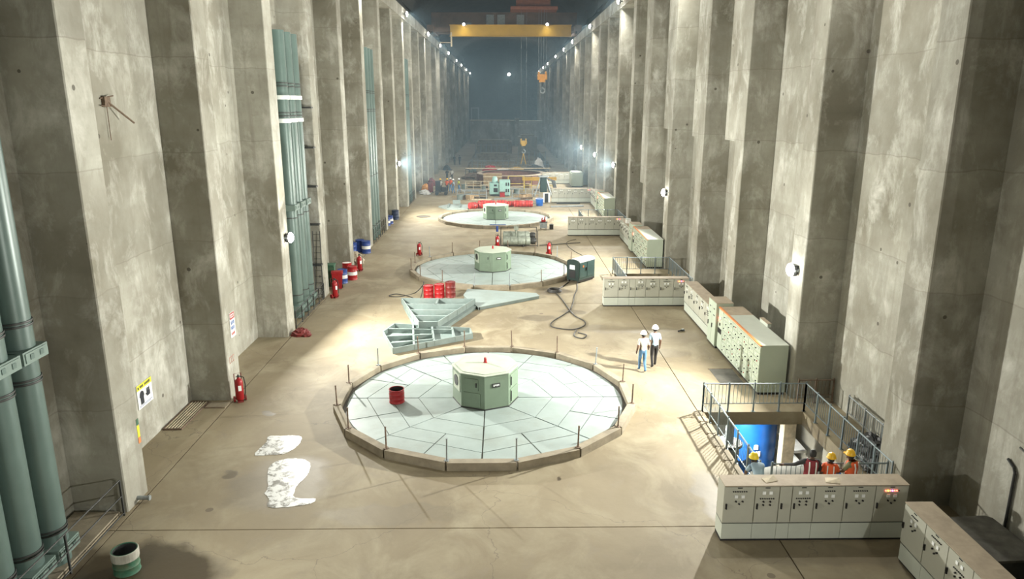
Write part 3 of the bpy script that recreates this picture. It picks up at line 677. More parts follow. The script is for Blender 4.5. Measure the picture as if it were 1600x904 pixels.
# ------------------------------------------------------------------ floor details
def grate(loc, w, l, n, label):
    t = thing('floor_grating', label, 'grating', loc)
    part('frame', None, lambda mb: (mb.box(0, 0, 0, w, .05, .05), mb.box(0, l - .05, 0, w, l, .05), mb.box(0, .05, 0, .03, l - .05, .05), mb.box(w - .03, .05, 0, w, l - .05, .05)), RUSTY, t)
    part('bed', None, bx(.03, .05, 0, w - .03, l - .05, .012), BLACK, t)
    for i in range(n): part('bar', (label, 'bar'), bx(-.018, .05, .01, .018, l - .05, .045), WOODL, t, (.03 + (w - .06) * (i + .5) / n, 0, 0))
grate((-11.66, 22.9, 0), .66, 2.4, 6, 'barred floor grating beside the wall under the yellow headed sign')
t = thing('floor_plate', 'thin dark plate edge at the foot of the pilaster beside the grating', 'plate', (-10.95, 24.7, 0))
part('sheet', None, bx(0, 0, 0, .75, .55, .03), CURB, t); part('edge', None, lambda mb: (mb.box(0, 0, .03, .75, .04, .045), mb.box(0, .04, .03, .04, .55, .045)), RUSTY, t)
t = thing('floor_hatch', 'dark rectangular steel hatch in the floor beside the distribution board', 'hatch', (8.65, 26.8, 0))
part('cover', None, bx(0, 0, 0, .95, 1.7, .012), HATCH, t); part('rim', None, lambda mb: (mb.box(-.05, -.05, 0, 1.0, 0, .016), mb.box(-.05, 1.7, 0, 1.0, 1.75, .016)), RUSTY, t)
t = thing('manhole_cover', 'round dark manhole cover beyond the middle generator cover', 'manhole', (-7.83, 71.2, 0))
part('cover', None, cy((0, 0, 0), (0, 0, .02), .62, 24), HATCH, t); part('rim', None, lambda mb: mb.lathe([(.62, 0), (.62, .03), (.70, .03), (.70, 0)], 24), RUSTY, t)
def blob(pts, z, n=6):
    out = []; k = len(pts)
    for i in range(k):
        p0, p1, p2, p3 = (Vector(pts[(i + j - 1) % k]) for j in range(4))
        for s in range(n):
            u = s / n
            q = .5 * ((2 * p1) + (-p0 + p2) * u + (2 * p0 - 5 * p1 + 4 * p2 - p3) * u * u + (-p0 + 3 * p1 - 3 * p2 + p3) * u ** 3)
            out.append((q.x + random.uniform(-.015, .015), q.y + random.uniform(-.02, .02)))
    return out
m, nt, b = _nt('puddle_glare'); g = N(nt, 'ShaderNodeNewGeometry')  # bright reflections in a wet puddle, painted in as white and grey colour
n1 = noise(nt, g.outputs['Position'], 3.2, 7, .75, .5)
L(nt, mix(nt, ramp(nt, n1, .49, .58, 0, .9), (.74, .75, .74), (.13, .12, .10)), b.inputs['Base Color']); b.inputs['Roughness'].default_value = .25; GLARE = m
tag(part('puddle_glare', None, lambda mb: mb.prism(blob([(-7.91, 21.07), (-7.82, 21.97), (-7.87, 22.37), (-7.39, 22.4), (-6.81, 22.35), (-6.71, 21.72), (-6.96, 21.14), (-7.43, 21.04)], 0), 0.0, .010), GLARE), 'smaller wet puddle on the floor with its bright reflection painted white', 'spill')
tag(part('puddle_glare', None, lambda mb: mb.prism(blob([(-7.19, 20.18), (-7.04, 20.64), (-6.62, 20.79), (-6.14, 20.63), (-5.95, 20.29), (-5.9, 19.69), (-6.03, 19.02), (-5.91, 18.46), (-5.31, 18.37), (-5.48, 18.09), (-6.43, 17.94), (-6.63, 18.4), (-6.83, 18.68), (-6.87, 19.09)], 0), 0.0, .010), GLARE), 'larger bell shaped wet puddle on the floor with its bright reflection painted white', 'spill')
# ------------------------------------------------------------------ sector frames on the floor
def tray(poly, z0, h, bars, label, th=.05, lower=None):
    t = thing('sector_tray', label, 'steel frame', (0, 0, z0), 0, 'grey steel sector frames')
    n = len(poly); cx = sum(p[0] for p in poly) / n; cy_ = sum(p[1] for p in poly) / n
    part('skin_plate', None, lambda mb: mb.prism(poly, 0, .03), GREYP, t)
    for i in range(n):
        a = Vector(poly[i]); b_ = Vector(poly[(i + 1) % n]); d = (b_ - a).normalized(); nn = Vector((-d.y, d.x))
        if nn.dot(Vector((cx, cy_)) - a) < 0: nn = -nn
        q = [a, b_, b_ + nn * th, a + nn * th]
        part('side_plate', None, lambda mb: mb.prism([(p.x, p.y) for p in (q if (q[1] - q[0]).cross(q[2] - q[1]) > 0 else q[::-1])], .03, h), GREYP, t)
    for (a, b_) in bars:
        a = Vector(a); b_ = Vector(b_); d = (b_ - a).normalized(); nn = Vector((-d.y, d.x)) * .045
        part('stiffener', None, lambda mb: mb.prism([tuple(a - nn), tuple(b_ - nn), tuple(b_ + nn), tuple(a + nn)], .03, h - .02), GREYP, t)
    return t
def lerp(a, b_, u): return (a[0] + (b_[0] - a[0]) * u, a[1] + (b_[1] - a[1]) * u)
A = [(-5.77, 33.09), (-4.91, 30.56), (-1.43, 32.71), (-1.59, 33.6), (-5.4, 34.4)]
TA, BA = (A[4], A[3]), (A[1], A[2])
barsA = [(lerp(*TA, u), lerp(*BA, u)) for u in (.25, .5, .76)] + [((-5.5, 32.4), lerp(lerp(*TA, .5), lerp(*BA, .5), .55)), ((-5.65, 33.6), lerp(lerp(*TA, .76), lerp(*BA, .76), .25)), ((-5.15, 31.4), lerp(lerp(*TA, .5), lerp(*BA, .5), .85))]
tray(A, 0.0, .27, barsA, 'grey steel sector frame lying open side up just behind the nearest cover')
B = [(-5.59, 38.42), (-4.13, 33.9), (-3.20, 33.9), (-1.52, 38.24)]
barsB = [(lerp(B[0], B[1], u), lerp(B[3], B[2], u)) for u in (.25, .5, .74)] + [((-3.55, 38.3), (-3.6, 37.2))]
tray(B, .16, .32, barsB, 'grey wedge shaped steel frame in front of the red drums')
B2 = [(-5.45, 38.1), (-4.3, 34.0), (-2.9, 34.0), (-1.35, 38.1)]
t = thing('sector_plate', 'grey wedge plate underneath the open wedge shaped frame', 'steel plate'); part('plate', None, lambda mb: mb.prism(B2, 0, .15), GREYP, t)
C = [(-2.27, 40.15), (-1.35, 37.57), (2.09, 39.95), (1.93, 40.54), (-2.1, 41.6)]
t = thing('sector_plate', 'pale grey closed sector plate lying beside the dark red drum', 'steel plate'); part('deck', None, lambda mb: mb.prism(C, .15, .18), PLATE, t); part('rim', None, lambda mb: mb.prism(shrink(C, .03), 0, .15), GREYP, t); part('lifting_lug', None, bx(-1.38, 37.62, .02, -1.24, 37.74, .16), DARK, t)
# ------------------------------------------------------------------ green machine and cables
t = thing('welding_machine', 'dark green machine with a rounded white top beside the middle cover', 'machine', (4.72, 43.35, 0), -.85 + PI / 2 + .12)
Wm, Lm, Hm = .85, 1.75, 1.42
def arch(w_, z0, z1, n=8): return [(-w_ / 2, z0)] + [(-w_ / 2 * math.cos(PI * i / n), z1 + .16 * math.sin(PI * i / n)) for i in range(n + 1)] + [(w_ / 2, z0)]
def arch_solid(mb, w_, z0, z1, y0, y1):
    P_ = arch(w_, z0, z1); n = len(P_)
    mb.add([(p[0], y0, p[1]) for p in P_] + [(p[0], y1, p[1]) for p in P_], [tuple(range(n)), tuple(range(2 * n - 1, n - 1, -1))] + [((i + 1) % n, i, n + i, n + (i + 1) % n) for i in range(n)])
t.rotation_euler[2] = -.72; t.location = (4.35, 43.75, 0)
part('body', None, lambda mb: arch_solid(mb, Wm, .18, 1.30, .04, Lm), MGREEN, t)
part('end_panel', None, lambda mb: arch_solid(mb, Wm + .05, .16, 1.32, -.02, .04), DGREEN, t)
part('canopy', None, lambda mb: mb.add(*(lambda P_, n: ([(p[0] * 1.03, .12, p[1] + .012) for p in P_] + [(p[0] * 1.03, Lm + .03, p[1] + .012) for p in P_] + [(p[0] * 1.03, .12, p[1] - .02) for p in P_] + [(p[0] * 1.03, Lm + .03, p[1] - .02) for p in P_],
     [(i, i + 1, n + i + 1, n + i) for i in range(n - 1)] + [(2 * n + i + 1, 2 * n + i, 3 * n + i, 3 * n + i + 1) for i in range(n - 1)] + [(i + 1, i, 2 * n + i, 2 * n + i + 1) for i in range(n - 1)] + [(n + i, n + i + 1, 3 * n + i + 1, 3 * n + i) for i in range(n - 1)]))(arch(Wm, .18, 1.30)[1:-1], 9)), WHITE, t)
for i in range(2):
    d = part('side_door', None, bx(Wm / 2, .12 + .8 * i, .32, Wm / 2 + .02, .86 + .8 * i, 1.24), MGREEN, t); part('door_handle', None, bx(Wm / 2 + .02, .74 + .1 * i, .72, Wm / 2 + .045, .78 + .1 * i, .92), BLACK, d)
part('control_panel', None, bx(-.22, -.05, .85, .16, -.02, 1.12), METER, t); part('socket_recess', None, bx(-.24, -.035, .3, .2, -.02, .78), BLACK, t); part('badge', None, bx(Wm / 2 + .02, .42, .95, Wm / 2 + .025, .56, 1.08), ORANGE, t)
part('skid', None, lambda mb: (mb.box(-Wm / 2, 0, .06, -Wm / 2 + .1, Lm, .18), mb.box(Wm / 2 - .1, 0, .06, Wm / 2, Lm, .18)), DARK, t)
for (x, y) in ((-.36, .15), (.36, .15), (-.36, 1.6), (.36, 1.6)): part('wheel', 'wmw', cy((-.03, 0, .075), (.03, 0, .075), .075, 10), BLACK, t, (x, y, 0))
def cable(pts, r, label, m=RUBBER, name='cable'):
    P_ = []; k = len(pts)
    for i in range(k - 1):
        p0, p1, p2, p3 = (Vector(pts[min(max(i + j - 1, 0), k - 1)] if len(pts[0]) == 3 else (*pts[min(max(i + j - 1, 0), k - 1)], r)) for j in range(4))
        for s in range(6):
            u = s / 6; P_.append(.5 * ((2 * p1) + (-p0 + p2) * u + (2 * p0 - 5 * p1 + 4 * p2 - p3) * u * u + (-p0 + 3 * p1 - 3 * p2 + p3) * u ** 3))
    P_.append(Vector(pts[-1] if len(pts[0]) == 3 else (*pts[-1], r)))
    return tag(part(name, None, lambda mb: mb.tube(P_, r, 6), m, None, smooth=60), label, 'cable')
cable([(3.1, 41.3), (3.35, 39.6), (3.55, 37.8), (3.75, 36.4), (4.15, 35.4), (4.05, 34.6), (3.45, 34.0), (2.75, 34.2), (2.4, 34.6), (2.55, 35.4), (3.2, 36.6), (3.7, 37.7)], .03, 'loop of black welding cable spread over the open floor')
cable([(4.6, 43.5), (4.45, 42.0), (4.15, 40.6), (3.95, 39.2), (3.7, 37.8)], .03, 'black cable running from the green machine to the cable loop')
cable([(3.6, 33.9), (3.4, 33.0), (3.75, 32.6), (4.0, 33.1), (3.65, 33.5)], .03, 'short kinked end of black cable near the loop')
cable([(4.1, 43.8), (3.6, 42.6), (3.2, 41.9)], .03, 'thin black cable from the machine to the coil')
cable([(-4.9, 39.3, .03), (-5.3, 40.3, .03), (-6.2, 41.0, .03), (-6.6, 40.6, .03), (-6.0, 40.4, .03), (-5.2, 41.2, .03), (-4.7, 41.2, .5), (-4.58, 40.6, .85), (-4.62, 40.2, .4), (-4.7, 39.8, .03)], .025, 'black hose looping over the rim of the red drum')
cable([(6.0, 58.5), (5.2, 57.4), (5.1, 55.5), (5.5, 53.2), (5.9, 51.6), (5.4, 50.4)], .018, 'thin dark cable curving past the third cross row')
tag(part('cable_coil', None, lambda mb: [mb.tube([(.42 * math.cos(t_ * PI / 8) * (1 - .06 * j), .42 * math.sin(t_ * PI / 8) * (1 - .06 * j), .03 + .035 * j) for t_ in range(17)], .032, 6) for j in range(4)], RUBBER, None, (3.05, 41.6, 0), smooth=60), 'round coil of black cable in front of the green machine', 'cable')
t = thing('hand_tool', 'small black grinder lying on the floor by the second cross row', 'tool', (8.55, 33.6, 0), .6); part('grip', None, cy((0, 0, .05), (.28, 0, .05), .04, 8), BLACK, t); part('disc', None, cy((.33, 0, .02), (.33, 0, .05), .10, 12), DARK, t); part('gear_head', None, bx(.26, -.05, .03, .38, .05, .11), STEEL, t)

# ------------------------------------------------------------------ green bus ducts in the left wall bays
def duct(loc, ztop, label, group, bands, r=.36, near=True):
    t = thing('bus_duct', label, 'duct', loc, 0, group); n = 28 if near else 16
    part('tube', ('dt', ztop, r, n), lambda mb: mb.lathe([(.001, 0), (r, 0), (r, ztop), (.001, ztop)], n), PIPE, t, smooth=40)
    for z in bands:
        part('clamp_ring', ('dr', r, n), lambda mb: mb.lathe([(r, 0), (r + .025, .0), (r + .03, .02), (r + .025, .045), (r, .045)], n), DARK, t, (0, 0, z), smooth=40)
    return t
def bracket(loc, label, group, m=BRACKET):
    t = thing('duct_bracket', label, 'bracket', loc, 0, group)
    part('box', 'dbx', lambda mb: (mb.box(-.42, -.46, 0, .42, .40, .30), mb.box(.42, -.40, .04, .44, .34, .26)), m, t)
    for sy in (-.2, .14): part('bolt_pad', 'dbp', bx(.44, -.06, .09, .455, .06, .21), PIPE, t, (0, sy, 0))
    return t
BAYS = [(-10.85, (13.55, 14.5, 15.45), 'near'), (-10.78, (36.55, 37.7, 38.8), 'second'), (-10.78, (58.6, 59.8, 61.0), 'third'), (-10.78, (81.0, 82.2, 83.4), 'farthest')]
PN = ['nearest the camera', 'in the middle', 'farthest back']
for bi, (x, ys, bn) in enumerate(BAYS):
    zt = (8.6, 14.2, 15.0, 15.5)[bi]
    for j, y in enumerate(ys):
        bands = [1.0, 1.1, 4.85, 4.95, 6.0] if bi == 0 else [1.2, 5.2, 10.2, 10.35, 11.6, 11.75]
        if bi == 0: bands = [.95, 1.03, 4.72, 4.8, 6.05, 6.13]
        zz = zt if bi else 14.5
        duct((x, y, 0), zz, 'thick grey green duct, %s of the three in the %s wall bay' % (PN[j], bn), 'ducts of the %s wall bay' % bn, bands, .36 if bi < 2 else .40, bi < 2)
        if bi < 2:
            for z, wd in ((.35, 'low'), (5.25 if bi == 0 else 5.6, 'high')):
                bracket((x, y, z), '%s bolted bracket box on the duct %s in the %s wall bay' % (wd, PN[j], bn), 'duct brackets of the %s bay' % bn)
        if bi == 1:
            for q, z in enumerate((9.9, 11.0)):
                t = thing('duct_collar', '%s pale collar on the duct %s of the second bay' % (('lower', 'upper')[q], PN[j]), 'collar', (x, y, z), 0, 'pale duct collars')
                part('ring', 'dcol', lambda mb: mb.lathe([(.365, 0), (.41, .0), (.42, .04), (.42, .16), (.41, .2), (.365, .2)], 28), PIPE2, t, smooth=40)
for (y, lb) in ((39.6, 'bent blue pipe climbing behind the green ducts of the second bay'),):
    t = thing('service_pipe', lb, 'pipe', (-10.8, y, 0))
    part('riser', None, lambda mb: mb.tube([(0, 0, 0), (0, 0, 10.6), (-.03, 0, 11.1), (-.15, 0, 11.6), (-.35, 0, 12.1), (-.7, 0, 12.5)], .11, 10), BLUEPIPE, t, smooth=60)
    part('back_pipe', None, cy((-.28, 0, 0), (-.28, 0, 11.2), .09, 10), DGREEN, t)
    for z in (2, 4.3, 6.4, 8.5, 10.6): part('pipe_clip', 'pcl', bx(-.5, -.05, -.04, .5, .35, .04), DARK, t, (.1, .3, z))
# ladder by the ducts, rail frames
t = thing('ladder', 'dark steel ladder leaning on the wall between the blue pipe and pilaster', 'ladder', (-10.45, 39.95, 0))
for sx in (-.2, .2): part('stile', None, cy((sx, 0, 0), (sx, .2, 3.9), .025, 6), DARK, t)
for i in range(11): part('rung', 'rung', cy((-.2, 0, 0), (.2, 0, 0), .014, 6), DARK, t, (0, .2 * (.3 + .34 * i) / 3.9, .3 + .34 * i))
def bay_rail(x, ya, yb, label, h=1.05, n=3):
    t = thing('bay_barrier', label, 'barrier', (x, ya, 0), 0, 'barriers before the duct bays')
    for z in (h, h * .55, .08): part('rail', None, cy((0, 0, z), (0, yb - ya, z), .02, 6), DARK, t)
    for i in range(n + 1): part('post', ('brp', h), bx(-.022, -.022, 0, .022, .022, h), DARK, t, (0, (yb - ya) * i / n, 0))
bay_rail(-10.28, 12.6, 17.6, 'thin steel barrier before the nearest ducts', 1.05, 2)
bay_rail(-10.25, 34.4, 40.2, 'dark barrier at the foot of the second bay ducts', .9, 5)
bay_rail(-10.25, 56.8, 63.0, 'dark barrier at the foot of the third bay ducts', 1.2, 6)
bay_rail(-10.25, 79.6, 84.6, 'dark barrier at the foot of the farthest bay ducts', 1.1, 5)
# small concrete upstand under the nearest ducts
tag(part('trim_3', None, bx(-11.6, 12.0, 0, -10.4, 17.6, .12), CURB), 'low concrete upstand under the nearest ducts', 'kerb', kind='structure')
t = thing('wall_box', 'rusty bracket with a hanging rod high on the near left wall', 'bracket', (XWL, 22.1, 10.85))
part('plate', None, bx(0, -.15, -.14, .1, .18, .16), RUSTY, t); part('stub', None, lambda mb: (mb.cyl((.02, -.25, .1), (.14, .28, .18), .018, 6), mb.cyl((.05, -.3, -.1), (.12, -.1, -.12), .018, 6)), RUSTY, t)
part('rod', None, cy((.08, .05, 0), (.42, .78, -.62), .028, 6), RUSTY, t); part('wire', None, cy((.06, 0, -.1), (.06, .0, -1.1), .012, 5), RUSTY, t)
# stub pipe at pilaster foot
tag(part('stub_pipe', None, lambda mb: (mb.cyl((-10.3, 18.3, .12), (-9.95, 18.3, .12), .06, 10), mb.cyl((-9.95, 18.3, .12), (-9.9, 18.3, .12), .075, 10)), STEEL), 'short steel stub pipe poking out at the near pilaster foot', 'pipe')
# ------------------------------------------------------------------ signs
YELS = mat('sign_yellow', (.80, .74, .05), .5); BLUT = mat('sign_blue', (.05, .12, .35), .5); NAVY = mat('sign_black', (.02, .025, .035), .5)
t = thing('safety_sign', 'white safety board with yellow heading, helmet and glove pictures', 'sign', (XWL, 21.65, 1.28))
part('board', None, bx(0, 0, 0, .03, .97, .80), METER, t)
h = part('heading', None, bx(.03, 0, .62, .034, .97, .80), YELS, t)
part('lettering', None, lambda mb: [mb.box(.034, .20 + .075 * i, .67, .037, .255 + .075 * i, .75) for i in range(9) if i != 3] + [mb.box(.034, .05, .66, .037, .13, .74)], NAVY, h)
p = part('helmet_picture', None, lambda mb: (mb.lathe([(.001, .004), (.14, .004), (.14, 0)], 18, (.03, .27, .42), 'x'), mb.box(.03, .12, .38, .036, .42, .42)), NAVY, t)
part('face_shield', None, bx(.03, .16, .12, .035, .38, .34), NAVY, p)
p = part('glove_picture', None, lambda mb: (mb.box(.03, .58, .26, .035, .80, .42), [mb.box(.03, .58 + .055 * i, .42, .035, .62 + .055 * i, .52 + .02 * (i % 2)) for i in range(4)], mb.box(.03, .52, .32, .035, .58, .38)), NAVY, t)
part('text_line', None, lambda mb: (mb.box(.03, .06, .085, .033, .90, .10), mb.box(.03, .06, .045, .033, .80, .058)), BLUT, t)
t = thing('wall_tag', 'narrow strip of green, yellow and orange paper on the near pilaster edge', 'notice', (XL - .02, 18.75, 1.55))
for z, m_ in ((.55, GREEN), (.18, YELS), (0, ORANGE)): part('strip', None, bx(0, 0, z, .03, .12, z + (.35 if z == .18 else .17)), m_, t)
t = thing('safety_sign', 'small red and blue lettered notice on the pilaster above the extinguisher', 'sign', (XL, 26.05, 2.25))
part('board', None, bx(0, 0, 0, .025, .48, .95), METER, t)
part('red_heading', None, lambda mb: (mb.box(.025, .02, .70, .03, .46, .76), mb.box(.025, .02, .89, .03, .46, .94), mb.box(.025, .02, .76, .03, .07, .89), mb.box(.025, .41, .76, .03, .46, .89), [mb.box(.025, .13 + .09 * i, .79, .03, .18 + .09 * i, .86) for i in range(3)]), RED, t)
part('blue_lettering', None, lambda mb: [mb.box(.025, .07 + .12 * i, z, .03, .15 + .12 * i, z + .13) for i in range(3) for z in (.50, .30)], BLUT, t)
part('red_lettering', None, lambda mb: [mb.box(.025, .07 + .12 * i, .09, .03, .15 + .12 * i, .19) for i in range(3)], RED, t)
t = thing('painted_mark', 'faded red painted letters on the pilaster behind the extinguisher', 'painted letters', (XL, 25.65, 1.35))
part('letters', None, lambda mb: [mb.box(0, .05 + .17 * i, .22 * j, .006, .16 + .17 * i, .03 + .22 * j) for i in range(3) for j in range(2)] + [mb.box(0, .05 + .17 * i, 0, .006, .08 + .17 * i, .22) for i in range(3)], mat('faded_red', (.42, .2, .16), .8), t)
# ------------------------------------------------------------------ crane
cr = thing('overhead_crane', 'yellow and brown overhead travelling crane spanning the hall', 'crane', (0, 108, 0))
gz = ZB + 1.3
part('front_girder', None, lambda mb: (mb.box(-7.3, -.6, gz - .45, 9.7, .1, gz + .95), mb.box(-7.4, -.75, gz + .95, 9.8, .25, gz + 1.02), mb.box(-7.4, -.75, gz - .52, 9.8, .25, gz - .45)), YELLOW, cr)
part('rear_girder', None, lambda mb: (mb.box(-10.3, 3.6, gz + .2, 10.9, 4.6, gz + 3.0), mb.box(-10.3, 3.4, gz + 3.0, 10.9, 4.8, gz + 3.1)), BROWN, cr)
for x in (-10.3, 10.2): part('end_carriage', None, lambda mb: (mb.box(x - .1, -2.2, gz + .05, x + .8, 6.5, gz + .85),), BROWN, cr)
for x in (-9.7, 10.3):
    for y in (-1.6, 5.9): part('track_wheel', None, cy((x - .1, y, gz + .1), (x + .1, y, gz + .1), .35, 14), DARK, cr)
part('tie_beam', None, bx(-10.2, -.4, gz + .1, -7.3, 0, gz + .7), BROWN, cr); part('tie_beam', None, bx(9.7, -.4, gz + .1, 10.4, 0, gz + .7), BROWN, cr)
part('hanging_ladder', None, lambda mb: (mb.box(-7.25, -.7, gz - 1.9, -7.05, -.6, gz), mb.box(-8.8, -.5, gz - 1.4, -7.2, -.4, gz - 1.3)), WOODL, cr)
tr = part('trolley', None, lambda mb: (mb.box(1.2, -.3, gz + 3.1, 7.8, 4.6, gz + 3.5), mb.box(2.0, .2, gz + 3.5, 6.8, 3.8, gz + 5.2)), mat('trolley_rust', (.30, .11, .06), .7), cr)
part('hoist_barrel', None, cy((2.2, .8, gz + 3.9), (6.6, .8, gz + 3.9), .45, 18), DARK, tr)
for i, (x, wd) in enumerate(((-5.6, 1.1), (-2.3, 1.1), (-.7, 1.1), (2.1, 1.1), (.9, .7))):
    part('electrical_panel', None, bx(x, 3.45, gz + (.5 if i in (0, 4) else 1.0), x + wd, 3.6, gz + (1.7 if i in (0, 4) else 2.8)), STEEL if i != 4 else BROWN, cr)
for x in (-5.35, 6.3):
    lp = part('girder_lamp', None, lambda mb: (mb.box(x - .25, -1.0, gz + .9, x + .25, -.75, gz + 1.25),), DARK, cr)
    part('lamp_glass', None, lambda mb: mb.ball((x, -1.06, gz + 1.02), .17, 10, 6), LENS, lp)
    ld = bpy.data.lights.new('girder_light', 'AREA'); ld.shape = 'DISK'; ld.size = .4; ld.energy = 60; ld.color = LAMP_COL
    lo = obj('girder_light', ld, lp, (x, -1.3, gz + .98)); lo.rotation_euler = (math.radians(-38), 0, 0)
def hook_block(loc, m, label, z_top, n_rope, sling):
    t = thing('hook_block', label, 'crane hook', loc); k_ = .7 if sling else 1.0; t.scale = (k_, k_, k_); z_top = loc[2] + (z_top - loc[2]) / k_
    part('sheave_housing', None, lambda mb: (mb.bbox(-.7, -.35, 0, .7, .35, .75, .15), mb.bbox(-.45, -.3, -.35, .45, .3, 0, .12)), m, t)
    for sx in (-1, 1): part('sheave', None, cy((sx * .5 - .12, 0, .6), (sx * .5 + .12, 0, .6), .55, 18), m, t)
    part('shank', None, cy((0, 0, -1.0), (0, 0, -.35), .13, 10), DARK, t)
    part('hook', None, lambda mb: mb.tube([(0, 0, -1.0), (.05, 0, -1.15), (.3, 0, -1.3), (.38, 0, -1.6), (.15, 0, -1.85), (-.18, 0, -1.8), (-.33, 0, -1.55)], .12, 10), STEEL, t, smooth=60)
    for i in range(n_rope): part('rope', None, cy((-.55 + 1.1 * i / (n_rope - 1), 0, .7), (-.55 + 1.1 * i / (n_rope - 1), 0, z_top - loc[2]), .02, 6), STEEL, t)
    if sling: part('sling', None, lambda mb: (mb.tube([(0, 0, -1.8), (-.25, 0, -3.0), (-.55, 0, -sling)], .07, 6), mb.tube([(0, 0, -1.8), (.25, 0, -3.0), (.55, 0, -sling)], .07, 6)), YELLOW, t)
hook_block((5.75, 108.4, 14.15), ORNG, 'orange hook block hanging high under the crane near the right lamps', gz + 3.2, 4, 0)
hook_block((3.1, 109.0, 5.0), YELLOW, 'yellow hook block lowered on long ropes over the unfinished bay', gz + 3.2, 2, 4.2)

# ------------------------------------------------------------------ people
def figure(name, loc, rz, label, joints, cols, h=1.72, helmet=None, hair=True, vest=None, fine=True, group=None):
    """joints overrides the standing pose (metres for a 1.72 m figure, facing +y); one continuous skinned body"""
    J = dict(pel=(0, 0, .95), spi=(0, .0, 1.15), che=(0, .0, 1.34), nec=(0, .01, 1.48), chi=(0, .02, 1.54),
             shl=(-.17, 0, 1.42), ell=(-.23, -.02, 1.14), wrl=(-.24, .08, .92), shr=(.17, 0, 1.42), elr=(.23, -.02, 1.14), wrr=(.24, .08, .92),
             hil=(-.09, 0, .90), knl=(-.10, .04, .50), anl=(-.10, -.02, .09), tol=(-.11, .15, .035), hir=(.09, 0, .90), knr=(.10, .04, .50), anr=(.10, -.02, .09), tor=(.11, .15, .035))
    J.update(joints); look = Vector(J.pop('look', (0, .02, .085)))
    rad = dict(pel=.145, spi=.135, che=.155, nec=.062, chi=.062, shl=.078, ell=.05, wrl=.034, shr=.078, elr=.05, wrr=.034, hil=.098, knl=.068, anl=.05, tol=.038, hir=.098, knr=.068, anr=.05, tor=.038)
    bones = [('pel', 'spi'), ('spi', 'che'), ('che', 'nec'), ('nec', 'chi'), ('che', 'shl'), ('shl', 'ell'), ('ell', 'wrl'), ('che', 'shr'), ('shr', 'elr'), ('elr', 'wrr'), ('pel', 'hil'), ('hil', 'knl'), ('knl', 'anl'), ('anl', 'tol'), ('pel', 'hir'), ('hir', 'knr'), ('knr', 'anr'), ('anr', 'tor')]
    reg = {('pel', 'spi'): 'trousers', ('spi', 'che'): 'shirt', ('che', 'nec'): 'shirt', ('nec', 'chi'): 'skin', ('che', 'shl'): 'shirt', ('shl', 'ell'): 'sleeve', ('ell', 'wrl'): 'fore', ('che', 'shr'): 'shirt', ('shr', 'elr'): 'sleeve', ('elr', 'wrr'): 'fore'}
    ks = list(J); vs_ = [Vector(J[k]) for k in ks]; rs = [rad[k] for k in ks]; es = [(ks.index(a), ks.index(b_)) for a, b_ in bones]
    rg = [reg.get(bn, 'shoe' if bn[0] in ('anl', 'anr') else 'trousers') for bn in bones]
    if fine:                                  # palm, four fingers and a thumb on each wrist
        for sd, sg in (('l', -1), ('r', 1)):
            wr = Vector(J['wr' + sd]); el = Vector(J['el' + sd]); d = (wr - el).normalized()
            sdv = d.cross(Vector((0, 1, 0)));
            if sdv.length < .2: sdv = d.cross(Vector((0, 0, 1)))
            sdv.normalize(); palm = wr + d * .075
            vs_.append(palm); rs.append(.034); pi_ = len(vs_) - 1; es.append((ks.index('wr' + sd), pi_)); rg.append('skin')
            up = sdv.cross(d)
            for q, ln in enumerate((.075, .085, .08, .06)):
                o_ = up * (.024 * (q - 1.5)); k1 = palm + d * (.03 + ln * .4) + o_; k2 = palm + d * (.03 + ln * .85) + o_ * 1.1 - sdv * sg * .022
                vs_ += [k1, k2]; rs += [.0095, .0085]; es += [(pi_, len(vs_) - 2), (len(vs_) - 2, len(vs_) - 1)]; rg += ['skin', 'skin']
            k1 = palm - d * .02 - up * .045; k2 = k1 + d * .045 - up * .018
            vs_ += [k1, k2]; rs += [.012, .010]; es += [(pi_, len(vs_) - 2), (len(vs_) - 2, len(vs_) - 1)]; rg += ['skin', 'skin']
    me = bpy.data.meshes.new(name); me.from_pydata([tuple(v) for v in vs_], es, []); me.update()
    tmp = bpy.data.objects.new(name, me); COL.objects.link(tmp)
    sk = tmp.modifiers.new('skin', 'SKIN'); sk.use_smooth_shade = True
    for i, d in enumerate(me.skin_vertices[0].data): d.radius = (rs[i], rs[i]); d.use_root = (i == 0)
    ss = tmp.modifiers.new('sub', 'SUBSURF'); ss.levels = 1 if not fine else 2; ss.render_levels = ss.levels
    dg = bpy.context.evaluated_depsgraph_get(); dg.update()
    body = bpy.data.meshes.new_from_object(tmp.evaluated_get(dg)); bpy.data.objects.remove(tmp)
    mats = ['skin', 'shirt', 'trousers', 'shoe']; body.materials.clear()
    for k in mats: body.materials.append(cols[k])
    segs = [(vs_[a], vs_[b_]) for a, b_ in es]
    for p in body.polygons:
        c = p.center; best = 9; bi = 0; bu = 0
        for i, (a, b_) in enumerate(segs):
            ab = b_ - a; u = max(0, min(1, (c - a).dot(ab) / max(ab.length_squared, 1e-6))); dd = (c - (a + ab * u)).length
            if dd < best: best, bi, bu = dd, i, u
        r_ = rg[bi]
        if r_ == 'sleeve': r_ = 'shirt' if (bu < .72 or cols.get('long')) else 'skin'
        elif r_ == 'fore': r_ = 'shirt' if (cols.get('long') and bu < .9) else 'skin'
        elif bi == 0: r_ = 'shirt'
        p.material_index = mats.index(r_); p.use_smooth = True
    t = thing('person', label, 'person', loc, rz, group); s = h / 1.72; t.scale = (s, s, s)
    obj('body', body, t)
    hc = Vector(J['chi']) + look
    def headm(mb):
        mb.ball(hc, (.076, .095, .115), 16, 12)
        mb.ball(hc + Vector((0, .09, -.015)), (.014, .02, .024), 8, 6); mb.ball(hc + Vector((0, .072, -.07)), (.045, .03, .03), 8, 6)
        for sx in (-1, 1): mb.ball(hc + Vector((sx * .077, -.005, -.01)), (.012, .022, .032), 8, 6)
